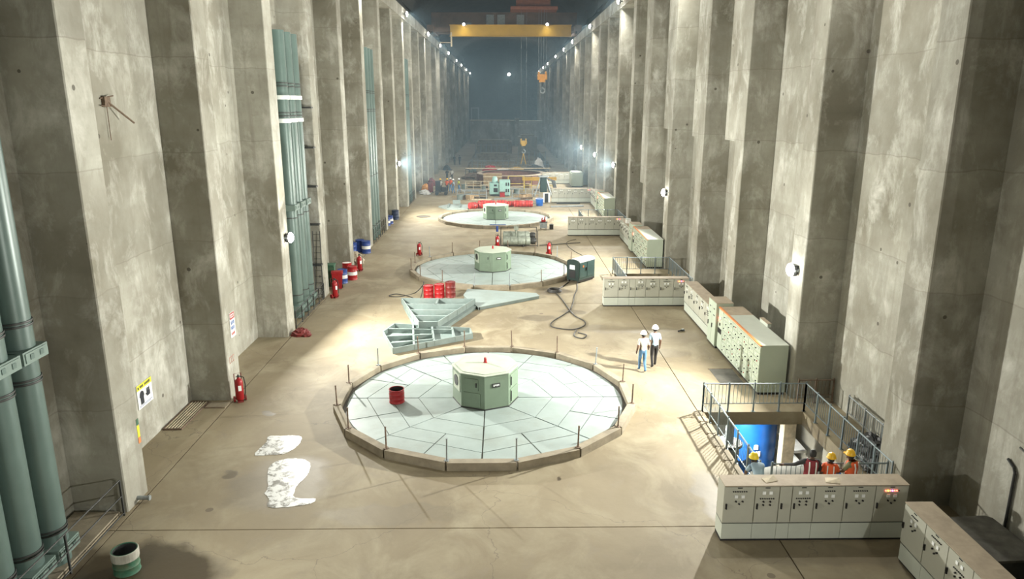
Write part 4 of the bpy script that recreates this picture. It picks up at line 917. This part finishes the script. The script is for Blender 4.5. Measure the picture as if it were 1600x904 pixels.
    hd = part('head', None, headm, cols['skin'], t, smooth=60)
    if fine:
        for sx in (-1, 1): part('eye', None, lambda mb: mb.ball(hc + Vector((sx * .03, .083, .01)), .011, 8, 6), BLACK, hd)
        part('mouth', None, lambda mb: mb.ball(hc + Vector((0, .092, -.055)), (.022, .008, .006), 8, 4), DRED, hd)
    if hair: part('hair', None, lambda mb: mb.lathe([(.083, -.05), (.09, 0), (.088, .06), (.06, .115), (.001, .135)], 14, tuple(hc + Vector((0, -.018, .0)))), HAIR, t, smooth=70)
    if helmet:
        hm = part('helmet', None, lambda mb: mb.lathe([(.135, .0), (.142, .012), (.125, .03), (.120, .06), (.10, .12), (.06, .155), (.001, .165)], 20, tuple(hc + Vector((0, .0, .035)))), helmet, t, smooth=50)
        part('helmet_peak', None, lambda mb: mb.bbox(hc.x - .08, hc.y + .08, hc.z + .035, hc.x + .08, hc.y + .19, hc.z + .05, .04), helmet, hm)
    if vest:
        sp, ch = Vector(J['spi']), Vector(J['che'])
        ax = (ch - sp).normalized()
        def vst(mb):
            a = sp - ax * .14; b_ = ch + ax * .13; n = 14; vs2 = []; rows = ((a, .185, .15), (sp, .175, .15), (ch - ax * .02, .20, .165), (b_ - ax * .03, .185, .14), (b_ + ax * .02, .12, .10))
            fw = ax.cross(Vector((1, 0, 0))).normalized()
            for (c, rx, ry) in rows:
                for j in range(n): vs2.append(c + Vector((1, 0, 0)) * (rx * math.cos(2 * PI * j / n)) + fw * (ry * math.sin(2 * PI * j / n)))
            mb.add(vs2, [(i * n + j, i * n + (j + 1) % n, (i + 1) * n + (j + 1) % n, (i + 1) * n + j) for i in range(len(rows) - 1) for j in range(n)])
        v_ = part('vest', None, vst, vest, t, smooth=60)
        for sx in (-.085, .085):
            fw = ax.cross(Vector((1, 0, 0))).normalized()
            [part('reflective_stripe', None, lambda mb: mb.tube([sp + Vector((sx, 0, 0)) + f_ * .16 - ax * .1, ch + Vector((sx, 0, 0)) + f_ * .165, ch + Vector((sx, 0, 0)) + f_ * .13 + ax * .12], .02, 4), CLOTH, v_) for f_ in (fw, -fw)]
    return t
def C_(shirt, tr, shoe=None, long=False): return dict(skin=SKIN, shirt=shirt, trousers=tr, shoe=shoe or DARK, long=long)
SW = mat('shirt_white', (.50, .49, .45), .8, var=.05); SB = mat('shirt_pale_blue', (.30, .40, .48), .8, var=.05); JN = mat('jeans_blue', (.09, .20, .36), .8, var=.12, scale=9); TBK = mat('trousers_black', (.02, .018, .018), .8)
VM = mat('vest_maroon', (.22, .02, .03), .7); VO = mat('vest_orange', (.72, .11, .03), .7); HY = mat('helmet_yellow', (.80, .46, .02), .35); HY2 = mat('helmet_lemon', (.80, .60, .03), .35)
walkA = dict(knl=(-.09, .12, .51), anl=(-.09, .14, .10), tol=(-.10, .30, .05), knr=(.09, .03, .50), anr=(.09, -.16, .11), tor=(.10, -.02, .04), ell=(-.24, -.05, 1.14), wrl=(-.25, .06, .92), elr=(.24, -.06, 1.14), wrr=(.27, .10, 1.02))
walkB = dict(knr=(.09, .12, .51), anr=(.09, .14, .10), tor=(.10, .30, .05), knl=(-.09, .03, .50), anl=(-.09, -.14, .11), tol=(-.10, 0, .04))
figure('person', (5.78, 28.25, 0), .1, 'man in white shirt, blue jeans and white helmet walking away', walkA, C_(SW, JN), 1.69, WHITE)
figure('person', (6.36, 28.75, 0), .05, 'man in pale blue shirt, black trousers and white helmet walking away', walkB, C_(SB, TBK), 1.77, WHITE)
JK = mat('jacket_black', (.025, .024, .026), .8)
figure('person', (8.35, 17.72, 0), -.15, 'bareheaded worker in maroon vest resting a hand on the hatch railing', dict(ell=(-.40, .08, 1.26), wrl=(-.62, .36, 1.10), shl=(-.18, .02, 1.42), look=(.03, .05, .07), elr=(.26, .06, 1.16), wrr=(.24, .26, 1.02)), C_(JK, TBK, None, True), 1.72, None, True, VM, True, 'workers at the hatch')
figure('person', (8.86, 17.70, 0), -.3, 'worker in yellow helmet and orange vest beside the maroon vest', dict(elr=(.26, .10, 1.18), wrr=(.20, .30, 1.08), look=(.02, .06, .06)), C_(VO, TBK), 1.58, HY, True, VO, True, 'workers at the hatch')
figure('person', (9.46, 17.72, 0), .6, 'worker in yellow helmet and orange vest nearest the railing corner', dict(elr=(.26, .10, 1.18), wrr=(.20, .30, 1.08), ell=(-.26, .12, 1.18), wrl=(-.18, .32, 1.10), look=(0, .06, .065)), C_(mat('shirt_olive', (.17, .17, .09), .8), TBK), 1.66, HY, True, VO, True, 'workers at the hatch')
figure('person', (6.95, 17.60, 0), .1, 'worker in lemon yellow helmet stooping beside the cabinet row end', dict(spi=(0, .10, 1.12), che=(0, .26, 1.22), nec=(0, .38, 1.27), chi=(0, .43, 1.29), shl=(-.17, .30, 1.24), shr=(.17, .30, 1.24), ell=(-.22, .44, 1.0), wrl=(-.18, .55, .86), elr=(.22, .44, 1.0), wrr=(.18, .55, .86), look=(0, .06, .06)), C_(SB, JN), 1.68, HY2, True, None, True, 'workers at the hatch')
FAR = [(-7.75, 90.6, SW, TBK, HY, 'far man in white shirt and yellow helmet beside the black handcart', .4), (-6.95, 90.9, VO, TBK, HY, 'far man in orange vest in the group by the handcart', -.5), (-6.55, 91.8, VO, JN, WHITE, 'far man in orange vest and jeans behind the group', 2.5),
       (-6.1, 90.2, SB, JN, WHITE, 'far man in blue overalls and white helmet in the group', 1.5), (-5.5, 90.9, mat('vest_lime', (.5, .55, .08), .7), JN, WHITE, 'far man in lime vest at the edge of the group', -1.2), (-7.95, 104.6, TBK, TBK, None, 'far man in black walking on the side path', 3.0),
       (-7.3, 104.9, SW, TBK, None, 'far man in white shirt and black trousers walking on the side path', 2.8), (-8.7, 132.6, TBK, TBK, None, 'distant dark figure nearest the wall on the hazy path', .1), (-7.8, 133.2, JK, TBK, None, 'distant dark figure in the middle of the hazy path', .4)]
for i, (x, y, a, b_, hm, lb, rz) in enumerate(FAR):
    figure('person', (x, y, 0), rz, lb, walkA if i % 2 else walkB, C_(a, b_), 1.72, hm, True, None, False, 'people far down the hall')

# ------------------------------------------------------------------ cooler tubes and cart beyond the middle cover
t = thing('cooler_tubes', 'grey green pair of flanged cooler tubes on a stand behind the middle cover', 'cooler', (-.15, 55.7, 0))
def tubex(mb, y, z, r, x0, x1):
    mb.lathe([(.001, x0), (r * .8, x0), (r, x0 + .1), (r, x1 - .1), (r * .8, x1), (.001, x1)], 18, (0, y, z), 'x')
for (y, z, nm) in ((0, .42, 'near_tube'), (1.3, .62, 'far_tube')):
    o = part(nm, None, lambda mb: tubex(mb, y, z, .33, .15, 2.3), GREYC, t, smooth=40)
    for x in (.2, .75, 1.35, 1.95): part('flange', ('cfl',), lambda mb: mb.cyl((0, 0, 0), (.06, 0, 0), .37, 18), GREYC, o, (x, y, z))
    part('end_cap', None, lambda mb: tubex(mb, y, z, .26, 2.3, 2.75), DARK, o, smooth=40)
    part('saddle', None, lambda mb: [mb.box(x, y - .3, 0, x + .12, y + .3, z - .25) for x in (.5, 1.7)], DARK, t)
part('stand_frame', None, lambda mb: [mb.cyl((x, y, 0), (x, y, 1.25), .03, 6) for x in (0, 2.85) for y in (-.2, 1.7)] + [mb.cyl((0, 1.7, 1.22), (2.85, 1.7, 1.22), .03, 6), mb.cyl((0, -.2, .1), (2.85, -.2, .1), .03, 6)], DARK, t)
part('valve', None, lambda mb: (mb.cyl((1.2, .65, .6), (1.2, .65, 1.5), .09, 10), mb.cyl((.95, .65, 1.5), (1.45, .65, 1.5), .03, 6), mb.box(1.02, .5, 1.2, 1.38, .8, 1.42)), GREYC, t)
part('blue_valve', None, lambda mb: (mb.cyl((-.3, 1.5, .9), (-.3, 1.5, 1.35), .10, 10), mb.cyl((-.9, 1.5, 1.45), (.4, 1.5, 1.45), .035, 6)), BLUE, t)
part('tie_pipe', None, cy((.2, .65, .55), (2.3, .65, .55), .12, 10), GREYC, t)
tag(part('steel_rod', None, cy((2.9, 55.9, .03), (6.2, 57.0, .03), .03, 6), DARK), 'thin steel rod on the floor beyond the cooler tubes', 'rod')
t = thing('service_cart', 'grey wheeled cart with red machine on top at the farthest cover edge', 'cart', (3.3, 63.4, 0))
part('box', None, lambda mb: mb.bbox(0, 0, .12, .62, .5, .62, .03), STEEL, t); part('pump', None, lambda mb: (mb.cyl((.12, .25, .72), (.5, .25, .72), .12, 12), mb.cyl((.4, .25, .8), (.45, .25, 1.15), .05, 8), mb.cyl((.15, .25, .8), (.22, .25, 1.02), .05, 8)), RED, t); part('tray', None, bx(-.03, -.03, .62, .65, .53, .66), DARK, t)
for x in (.08, .54):
    for yy in (.06, .44): part('caster', 'ccst', cy((-.02, 0, .06), (.02, 0, .06), .06, 10), BLACK, t, (x, yy, 0))
t = thing('tool_box', 'small dark box standing next to the grey cart', 'box', (4.15, 63.5, 0)); part('case', None, lambda mb: mb.bbox(0, 0, 0, .34, .3, .42, .03), DARK, t); part('grip', None, lambda mb: mb.tube([(.08, .15, .42), (.08, .15, .5), (.26, .15, .5), (.26, .15, .42)], .015, 6), STEEL, t)
# ------------------------------------------------------------------ right near corner
t = thing('tarpaulin_heap', 'crumpled black tarpaulin heap in the recess beside the hatch railing', 'tarpaulin', (11.6, 20.6, 0))
def heap(mb, r, h, seed, n=14, m_=9):
    rd = random.Random(seed); vs_ = []
    for i in range(m_ + 1):
        ph = (PI / 2) * i / m_
        for j in range(n):
            a = 2 * PI * j / n; k = rd.uniform(.78, 1.18) if i < m_ else 1
            vs_.append((r[0] * math.cos(ph) * math.cos(a) * k, r[1] * math.cos(ph) * math.sin(a) * k, h * math.sin(ph) * rd.uniform(.85, 1.1)))
    mb.add(vs_, [(i * n + j, i * n + (j + 1) % n, (i + 1) * n + (j + 1) % n, (i + 1) * n + j) for i in range(m_) for j in range(n)])
part('sheet', None, lambda mb: heap(mb, (.5, 1.0), .75, 3), TARPB, t); part('fold', None, lambda mb: heap(mb, (.3, .5), .5, 5), TARPB, t, (-.35, -.8, 0))
t = thing('covered_machine', 'dark sheeted machine behind the cabinet row leading to the camera', 'machine', (11.35, 14.9, 0), .06)
part('body', None, lambda mb: mb.bbox(-.55, -.8, .12, .75, .9, .82, .1), mat('dark_grey_sheet', (.06, .062, .06), .5, var=.3), t); part('lid', None, lambda mb: mb.bbox(-.6, -.85, .82, .8, .95, .88, .12), mat('dusty_lid', (.13, .125, .11), .6, var=.3), t)
part('feet', None, lambda mb: [mb.box(x, y, 0, x + .1, y + .1, .12) for x in (-.5, .6) for y in (-.7, .7)], BLACK, t)
def chair(loc, rz, label):
    t = thing('plastic_chair', label, 'chair', loc, rz)
    part('seat', 'pcs', lambda mb: mb.bbox(-.22, -.22, .40, .22, .22, .44, .05), BLACK, t)
    part('backrest', 'pcb', lambda mb: mb.add(*(lambda pts: (pts, [(i, i + 1, i + 8, i + 7) for i in range(6)] + [(i + 15, i + 14, i + 21, i + 22) for i in range(6)] + [(i + 7, i + 8, i + 22, i + 21) for i in range(6)]))([(-.24 + .08 * i, .20 + .05 * math.sin(PI * i / 6) + dy, z) for dy in (0, .03) for z in (.44, .86) for i in range(7)])), BLACK, t)
    for x in (-.2, .2):
        for y in (-.2, .2): part('leg', ('pcl', x, y), cy((x * 1.12, y * 1.12, 0), (x, y, .41), .022, 8, .028), BLACK, t)
        part('armrest', ('pca', x), lambda mb: mb.tube([(x * 1.1, -.2, .43), (x * 1.25, -.2, .62), (x * 1.25, .2, .64)], .022, 6), BLACK, t)
chair((11.75, 13.3, 0), 2.4, 'black plastic armchair behind the cabinets nearest the wall')
chair((11.1, 13.1, 0), 1.9, 'black plastic armchair closer to the dusty cabinet tops')
t = thing('conduit', 'bent thin steel conduit on the near right wall', 'conduit', (XWR - .05, 15.6, 0)); part('pipe', None, lambda mb: mb.tube([(0, 0, .1), (0, 0, 2.2), (0, .06, 2.3), (0, .3, 2.42)], .035, 8), DARK, t)
t = thing('handrail', 'dark handrail slanting along the near right wall', 'handrail', (XWR - .08, 15.2, 0)); part('bar', None, cy((0, .35, 2.9), (0, -2.4, 2.35), .025, 8), DARK, t); part('holder', None, lambda mb: [mb.cyl((0, y, z), (.1, y, z), .02, 6) for y, z in ((0, 2.83), (-2, 2.43))], DARK, t)
t = thing('junction_box', 'small pale junction box fixed on top of the long board by the wall', 'box', (10.75, 28.9, 1.985)); part('case', None, lambda mb: mb.bbox(0, -.9, 0, .16, .0, .14, .02), CABW, t); part('lid', None, bx(-.01, -.91, .14, .17, .01, .16), CABT, t)
t = thing('junction_box', 'white box on the wall side above the second long board', 'box', (9.8, 57.2, 1.62)); part('case', None, lambda mb: mb.bbox(0, -.5, 0, .35, .0, .3, .02), WHITE, t); part('lid', None, bx(-.01, -.51, .3, .36, .01, .33), CABW, t)
# ------------------------------------------------------------------ assembly area beyond the farthest cover
def hose_roll(loc, r, L_, label, rz=0.0):
    t = thing('hose_roll', label, 'rolled hose', loc, rz, 'red rolled hoses')
    part('roll', ('hr', r, L_), lambda mb: mb.lathe([(.001, -L_ / 2), (r * .8, -L_ / 2), (r, -L_ / 2 + .1), (r, L_ / 2 - .1), (r * .8, L_ / 2), (.001, L_ / 2)], 16, (0, 0, r), 'x'), mat('hose_red', (.42, .035, .03), .35, var=.25, scale=6), t, smooth=40)
    for i in range(3): part('strap', ('hs', r), lambda mb: mb.lathe([(r, -.03), (r + .015, -.02), (r + .015, .02), (r, .03)], 16, (0, 0, r), 'x'), DRED, t, (L_ * .3 * (i - 1), 0, 0))
for i, (x, y, r, l, rz) in enumerate(((-3.15, 76.2, .38, .9, .5), (-2.25, 76.6, .36, .9, -.2), (-1.4, 78.2, .34, 1.2, .1), (-.1, 78.4, .34, 1.1, -.1), (.9, 78.3, .3, .9, .3), (1.75, 77.9, .36, 1.1, 0), (2.75, 77.9, .36, 1.0, 0), (-2.2, 79.0, .3, 1.0, .3))):
    hose_roll((x, y, 0), r, l, 'red rolled hose, %s from the path end of the heap behind the farthest cover' % ORD[i], rz)
t = thing('tub', 'bright blue plastic tub with white rim on the floor by the fourth row', 'tub', (4.03, 79.0, 0)); part('bucket', None, lambda mb: mb.lathe([(.001, 0), (.36, 0), (.43, .8), (.39, .8), (.33, .05), (.001, .05)], 20), BBLUE, t, smooth=40); part('rim', None, lambda mb: mb.lathe([(.43, .76), (.47, .77), (.47, .82), (.39, .82)], 20), WHITE, t)
t = thing('sector_plate', 'pale grey trapezoid plate with crossbars beyond the farthest cover', 'steel plate', (-6.9, 75.6, 0)); part('deck', None, lambda mb: mb.prism([(0, 2.0), (1.2, 0), (3.2, .2), (3.4, 3.2), (1.0, 3.6)], 0, .16), PLATE, t)
for x in (1.0, 2.2): part('crossbar', None, bx(x, .6, .16, x + .18, 3.1, .3), GREYP, t)
part('lug', None, bx(1.5, 2.6, .3, 2.3, 2.9, .7), GREYP, t)
t = thing('teal_housing', 'pale teal machine housing with dark openings and a domed head', 'machine', (-1.6, 87.6, 0))
part('box_left', None, lambda mb: mb.bbox(0, 0, .2, 1.15, 1.6, 1.55, .05), TEAL, t); part('box_right', None, lambda mb: mb.bbox(1.2, -.3, .1, 2.5, 1.4, 1.85, .05), TEAL, t); part('dome', None, lambda mb: mb.lathe([(.001, .75), (.2, .72), (.32, .5), (.36, 0), (.5, 0)], 16, (.65, .8, 1.55)), TEAL, t, smooth=60); part('base_frame', None, lambda mb: (mb.box(.1, .1, 0, 1.05, 1.5, .2), mb.box(1.3, -.2, 0, 2.4, 1.3, .1)), DARK, t)
for (x, z, w_, h_) in ((.5, .45, .5, .5), (.55, 1.15, .35, .22)): part('opening', None, bx(x, -.02, z, x + w_, .0, z + h_), BLACK, t)
for x in (1.95, 2.22):
    for z in (.5, 1.25): part('opening', None, bx(x, -.32, z, x + .16, -.3, z + .38), BLACK, t)
t = thing('red_box', 'small red box standing before the teal machine housing', 'box', (-.35, 86.6, 0)); part('case', None, lambda mb: mb.bbox(0, 0, 0, .6, .5, .5, .04), RED, t); part('lid', None, lambda mb: mb.bbox(-.02, -.02, .5, .62, .52, .58, .04), DRED, t)
t = thing('winding_stand', 'dark grey machine on splayed legs with hanging cables near the blue tub', 'machine', (4.9, 87.4, 0))
part('core', None, lambda mb: mb.bbox(-.4, -.4, .5, .4, .4, 2.3, .1), DGREEN, t)
for (x, y) in ((-1.1, -.6), (1.0, -.6), (-1.0, .7), (.9, .7)): part('leg', None, cy((x, y, 0), (x * .35, y * .35, 2.1), .09, 8), STEEL, t)
for i in range(5): part('hose', None, lambda mb: mb.tube([(.3, -.2 + .1 * i, 2.2), (1.0 + .1 * i, -.2 + .1 * i, 1.8), (1.25 + .08 * i, -.3, .9), (1.1 + .1 * i, -.4, .05)], .05, 6), RUBBER, t)
part('head_plate', None, lambda mb: mb.bbox(-.6, -.6, 2.3, .6, .6, 2.42, .1), STEEL, t)
t = thing('white_crate', 'white open crate with dark inside next to the fourth cross row', 'crate', (4.6, 81.6, 0)); part('box', None, lambda mb: (mb.box(0, 0, 0, .12, .5, 1.0), mb.box(.55, 0, 0, .75, .5, 1.0), mb.box(.12, .4, 0, .55, .5, 1.0), mb.box(0, 0, 1.0, .75, .5, 1.05)), WHITE, t); part('inside', None, bx(.13, .05, .02, .54, .4, .98), BLACK, t)
t = thing('handcart', 'black handcart with equipment beside the group of far men', 'cart', (-8.3, 88.4, 0)); part('bed', None, bx(0, 0, .35, 1.6, .9, .45), DARK, t); part('load', None, lambda mb: (mb.bbox(.1, .1, .45, .7, .8, 1.7, .05), mb.bbox(.8, .15, .45, 1.5, .75, .95, .05)), BLACK, t)
for x in (.25, 1.35):
    for y in (-.05, .9): part('wheel', 'hcw', cy((0, 0, .2), (0, .08, .2), .2, 12), BLACK, t, (x, y, 0))
# big brown ring part being assembled
t = thing('stator_ring', 'large brown curved steel ring section lying in the assembly area', 'ring', (1.2, 103.5, 0))
part('drum_wall', None, lambda mb: mb.lathe([(4.7, 0), (4.7, 1.25), (4.3, 1.25), (4.3, .1)], 40), mat('ring_brown', (.16, .07, .05), .6, var=.2), t, smooth=40)
part('top_flange', None, lambda mb: mb.lathe([(4.2, 1.25), (4.85, 1.25), (4.85, 1.36), (4.2, 1.36)], 40), mat('ring_flange', (.38, .31, .24), .6, var=.2), t)
for i in range(20): part('rib', 'strib', bx(4.7, -.05, 0, 4.9, .05, 1.25), mat('ring_brown', (.16, .07, .05)), t, (0, 0, 0), 2 * PI * i / 20)
def guard_frame(loc, w_, h_, m_, label, rz=0.0, n=4):
    t = thing('guard_frame', label, 'guard frame', loc, rz, 'guard frames around the assembly pit')
    for i in range(n + 1): part('post', ('gfp', h_), cy((0, 0, 0), (0, 0, h_), .045, 6), m_, t, (w_ * i / n, 0, 0))
    for z in (h_, h_ * .5): part('rail', ('gfr', w_), cy((0, 0, 0), (w_, 0, 0), .04, 6), m_, t, (0, 0, z))
WT = mat('guard_yellow', (.62, .48, .10), .5)
guard_frame((-5.3, 84.6, 0), 3.4, 1.1, STEEL, 'grey guard frame at the pit edge beside the group of men'); guard_frame((1.1, 85.2, 0), 3.2, 1.1, STEEL, 'grey guard frame between the teal housing and cable machine')
guard_frame((.7, 92.5, 0), 2.0, 1.9, WT, 'yellow upright frame standing behind the teal housing', 0, 1); guard_frame((2.8, 93.5, 0), 3.6, 1.25, WT, 'yellow guard frame with a broad top rail behind the cable machine')
guard_frame((-4.8, 94.0, 0), 4.0, 1.1, WOODL, 'pale guard frame on the path side of the brown ring'); guard_frame((-6.0, 127.4, 0), 14.0, 1.15, STEEL, 'long dark guard frame along the edge of the sunken bay', 0, 18)
t = thing('yellow_beam', 'bright yellow lifting beam resting on the yellow guard frame', 'beam', (2.5, 93.2, 1.3)); part('web', None, bx(0, 0, .06, 4.4, .12, .34), YELLOW, t); part('flange', None, lambda mb: (mb.box(0, -.12, 0, 4.4, .24, .06), mb.box(0, -.12, .34, 4.4, .24, .40)), YELLOW, t)
t = thing('timber_crate', 'tall brown timber crate behind the teal housing', 'crate', (-2.6, 97.5, 0))
for i in range(6): part('plank', 'tcp', bx(.03, 0, 0, .40, .06, 1.7), WOOD, t, (.42 * i, 0, 0))
part('box', None, bx(.03, .07, 0, 2.5, 1.6, 1.68), WOOD, t); part('batten', None, lambda mb: (mb.box(0, -.05, .25, 2.53, 0, .38), mb.box(0, -.05, 1.3, 2.53, 0, 1.43)), WOODL, t)
PLK = [((-6.0, 86.4), 3.2, .25), ((-5.6, 88.6), 2.6, -.3), ((-5.2, 92.2), 3.4, .1), ((-4.6, 96.6), 3.0, -.15), ((-5.8, 99.0), 2.8, .3), ((-5.0, 101.5), 3.5, 0.05), ((-1.0, 84.4), 3.8, .06), ((-3.6, 86.0), 2.0, -.5), ((1.4, 86.6), 2.9, .2), ((-4.0, 83.9), 2.7, -.08), ((5.2, 77.8), 3.6, .12), ((6.0, 80.2), 2.6, .02)]
for i, ((x, y), l, rz) in enumerate(PLK):
    m_ = (WOOD, WOODL, STEEL, DARK)[i % 4]
    tag(part('loose_beam', ('plk', l), lambda mb: mb.box(0, -.14, 0, l, .14, .14), m_, None, (x, y, 0), rz), '%s beam lying loose in the assembly area, number %s counted from the handcart' % (('brown timber', 'pale timber', 'grey steel', 'dark steel')[i % 4], ORD[i]), 'beam', 'loose beams of the assembly area')
tag(part('walk_plank', None, bx(-5.6, 110.2, 1.3, 7.2, 110.6, 1.42), WOODL), 'long pale plank laid across stands beyond the brown ring', 'plank')
for x in (-5.3, 6.6):
    t = thing('trestle', 'dark trestle carrying the %s end of the long plank' % ('path side' if x < 0 else 'cabinet side'), 'trestle', (x, 110.1, 0)); part('top', None, bx(-.3, 0, 1.18, .3, .6, 1.3), DARK, t)
    for sx in (-.25, .25):
        for sy in (.05, .55): part('leg', None, cy((sx, sy, 1.2), (sx * 1.5, sy + (sy - .3) * .5, 0), .04, 6), DARK, t)
for (x, y, r, h_, m_, lb, sd) in ((-1.9, 113.5, (1.5, 1.2), 1.5, RED, 'red cloth covered heap beyond the timber crate', 1), (.1, 114.0, (1.6, 1.0), 1.1, CLOTH, 'white cloth heap beside the red one', 2), (5.0, 114.5, (1.9, 1.8), 1.5, DARK, 'dark machinery heap under the yellow hook', 4), (5.8, 118.5, (.9, .7), 2.3, CLOTH, 'bunched white sheet on the dark heap', 6), (2.2, 116.0, (1.4, .9), 1.1, YELLOW, 'yellow covered heap under the yellow hook', 8), (-4.6, 108.0, (1.4, 1.2), .9, RUSTY, 'rusty scrap heap by the path', 9), (-9.7, 91.9, (.65, .7), 1.0, ORNG, 'orange bundle at the foot of the far left pilaster', 11), (-9.7, 90.0, (.7, .9), .5, CLOTH, 'white and dark rags before the orange bundle', 12), (-9.7, 99.3, (.6, .7), 1.0, DRED, 'dark red bundle against the far left wall', 13), (-10.4, 49.9, (.6, .7), .75, mat('sacks', (.38, .33, .25), .8, var=.3), 'pile of pale sacks between the extinguisher and blue drums', 14), (-9.75, 33.4, (.45, .35), .35, DRED, 'small dark red rag heap at the pilaster foot by the ducts', 15), (7.6, 106, (1.2, 1.0), 1.2, GREYC, 'grey covered equipment near the farthest cabinets', 17), (-9.4, 123.0, (.7, .9), .8, DARK, 'dark bundle at the hazy path edge', 19)):
    t = thing('covered_heap', lb, 'heap', (x, y, 0)); part('cover', None, lambda mb: heap(mb, r, h_, sd), m_, t); part('spill', None, lambda mb: heap(mb, (r[0] * .5, r[1] * .5), h_ * .5, sd + 30), m_, t, (r[0] * .7, -r[1] * .6, 0))
t = thing('wheeled_unit', 'red wheeled unit near the far left wall below the bundles', 'cart', (-9.0, 90.8, 0)); part('body', None, lambda mb: mb.bbox(-.3, -.3, .1, .3, .3, 1.3, .08), DRED, t); part('wheel', None, lambda mb: [mb.cyl((x, -.2, .12), (x + .08, -.2, .12), .12, 10) for x in (-.36, .28)], BLACK, t); part('grip', None, cy((-.3, .3, 1.35), (.3, .3, 1.35), .03, 6), DARK, t)
# scaffolding in the far sunken bays
def scaffold(x0, x1, y, z0, z1, nx, nz, label):
    t = thing('scaffold', label, 'scaffold', (x0, y, z0), 0, 'scaffolds in the sunken bays')
    for i in range(nx + 1):
        for d in (0, 1.2): part('standard', ('scs', z1 - z0), cy((0, 0, 0), (0, 0, z1 - z0), .05, 6), STEEL, t, ((x1 - x0) * i / nx, d, 0))
    for j in range(nz):
        z = (z1 - z0) * (j + 1) / nz - .2
        part('ledger', ('scl', x1 - x0), cy((0, 0, 0), (x1 - x0, 0, 0), .045, 6), STEEL, t, (0, 0, z)); part('deck_board', ('scd', x1 - x0), bx(0, 0, 0, x1 - x0, 1.2, .06), WOOD, t, (0, 0, z - .1))
scaffold(-5.6, 2.2, 133, -6, 1.0, 7, 4, 'scaffold with dark boards just beyond the long guard frame'); scaffold(3.0, 8.2, 140, -6, 2.0, 5, 5, 'taller scaffold to the cabinet side of the sunken bay'); scaffold(-5.8, 1.0, 158, -6, 2.4, 6, 5, 'farther scaffold before the low concrete block')
t = thing('steel_portal', 'thin pale portal frame standing on the low cross wall', 'portal', (-8.7, 206, 6.32)); part('upright', None, lambda mb: (mb.box(0, 0, 0, .3, .3, 3.2), mb.box(1.9, 0, 0, 2.2, .3, 3.2)), STEEL, t); part('lintel', None, bx(0, 0, 3.2, 2.2, .3, 3.5), STEEL, t)

# small loose steel and timber lying about the assembly area
rd = random.Random(21)
SCR = []
for i in range(46):
    k = rd.randrange(5); zone = rd.randrange(3); x = rd.uniform(-5.9, 5.6); y = rd.uniform(*((83.5, 86.0), (90, 97), (106, 125))[zone]); l = rd.uniform(.8, 2.4); rz = rd.uniform(-.9, .9)
    if -2.0 < x < 1.4 and y < 90.5: x = -4.6 + rd.uniform(-.8, .8)
    if 3.0 < x and y < 90.5: x = 2.2 + rd.uniform(-.5, .5)
    SCR.append((zone, k, x, y, l, rz))
SCR.sort(); cnt = {}
for (zone, k, x, y, l, rz) in SCR:
    nm, m_, fn, lb = [('scrap_rod', STEEL, lambda mb: mb.cyl((0, 0, .05), (l, 0, .05), .05, 6), 'short grey steel rod'),
                  ('scrap_plank', WOODL, lambda mb: mb.box(0, -.12, 0, l, .12, .08), 'short pale plank'),
                  ('scrap_crate', WOOD, lambda mb: (mb.box(0, 0, 0, .8, .6, .55), mb.box(-.03, -.03, .2, .83, .63, .3)), 'small brown crate'),
                  ('scrap_girder', RUSTY, lambda mb: (mb.box(0, -.1, 0, l, .1, .03), mb.box(0, -.015, .03, l, .015, .22), mb.box(0, -.1, .22, l, .1, .25)), 'rusty girder offcut'),
                  ('scrap_casing', GREYP, lambda mb: (mb.cyl((0, 0, 0), (0, 0, .5), .35, 14), mb.cyl((0, 0, .5), (0, 0, .56), .42, 14)), 'grey flanged casing')][k]
    n_ = cnt.get((zone, k), 0); cnt[(zone, k)] = n_ + 1
    tag(part(nm, None, fn, m_, None, (x, y, 0), rz), '%s %s, %s from the path' % (lb, ('before the teal housing', 'behind the teal housing', 'beyond the brown ring')[zone], ORD[n_]), nm.split('_')[1], lb + 's in the assembly area')
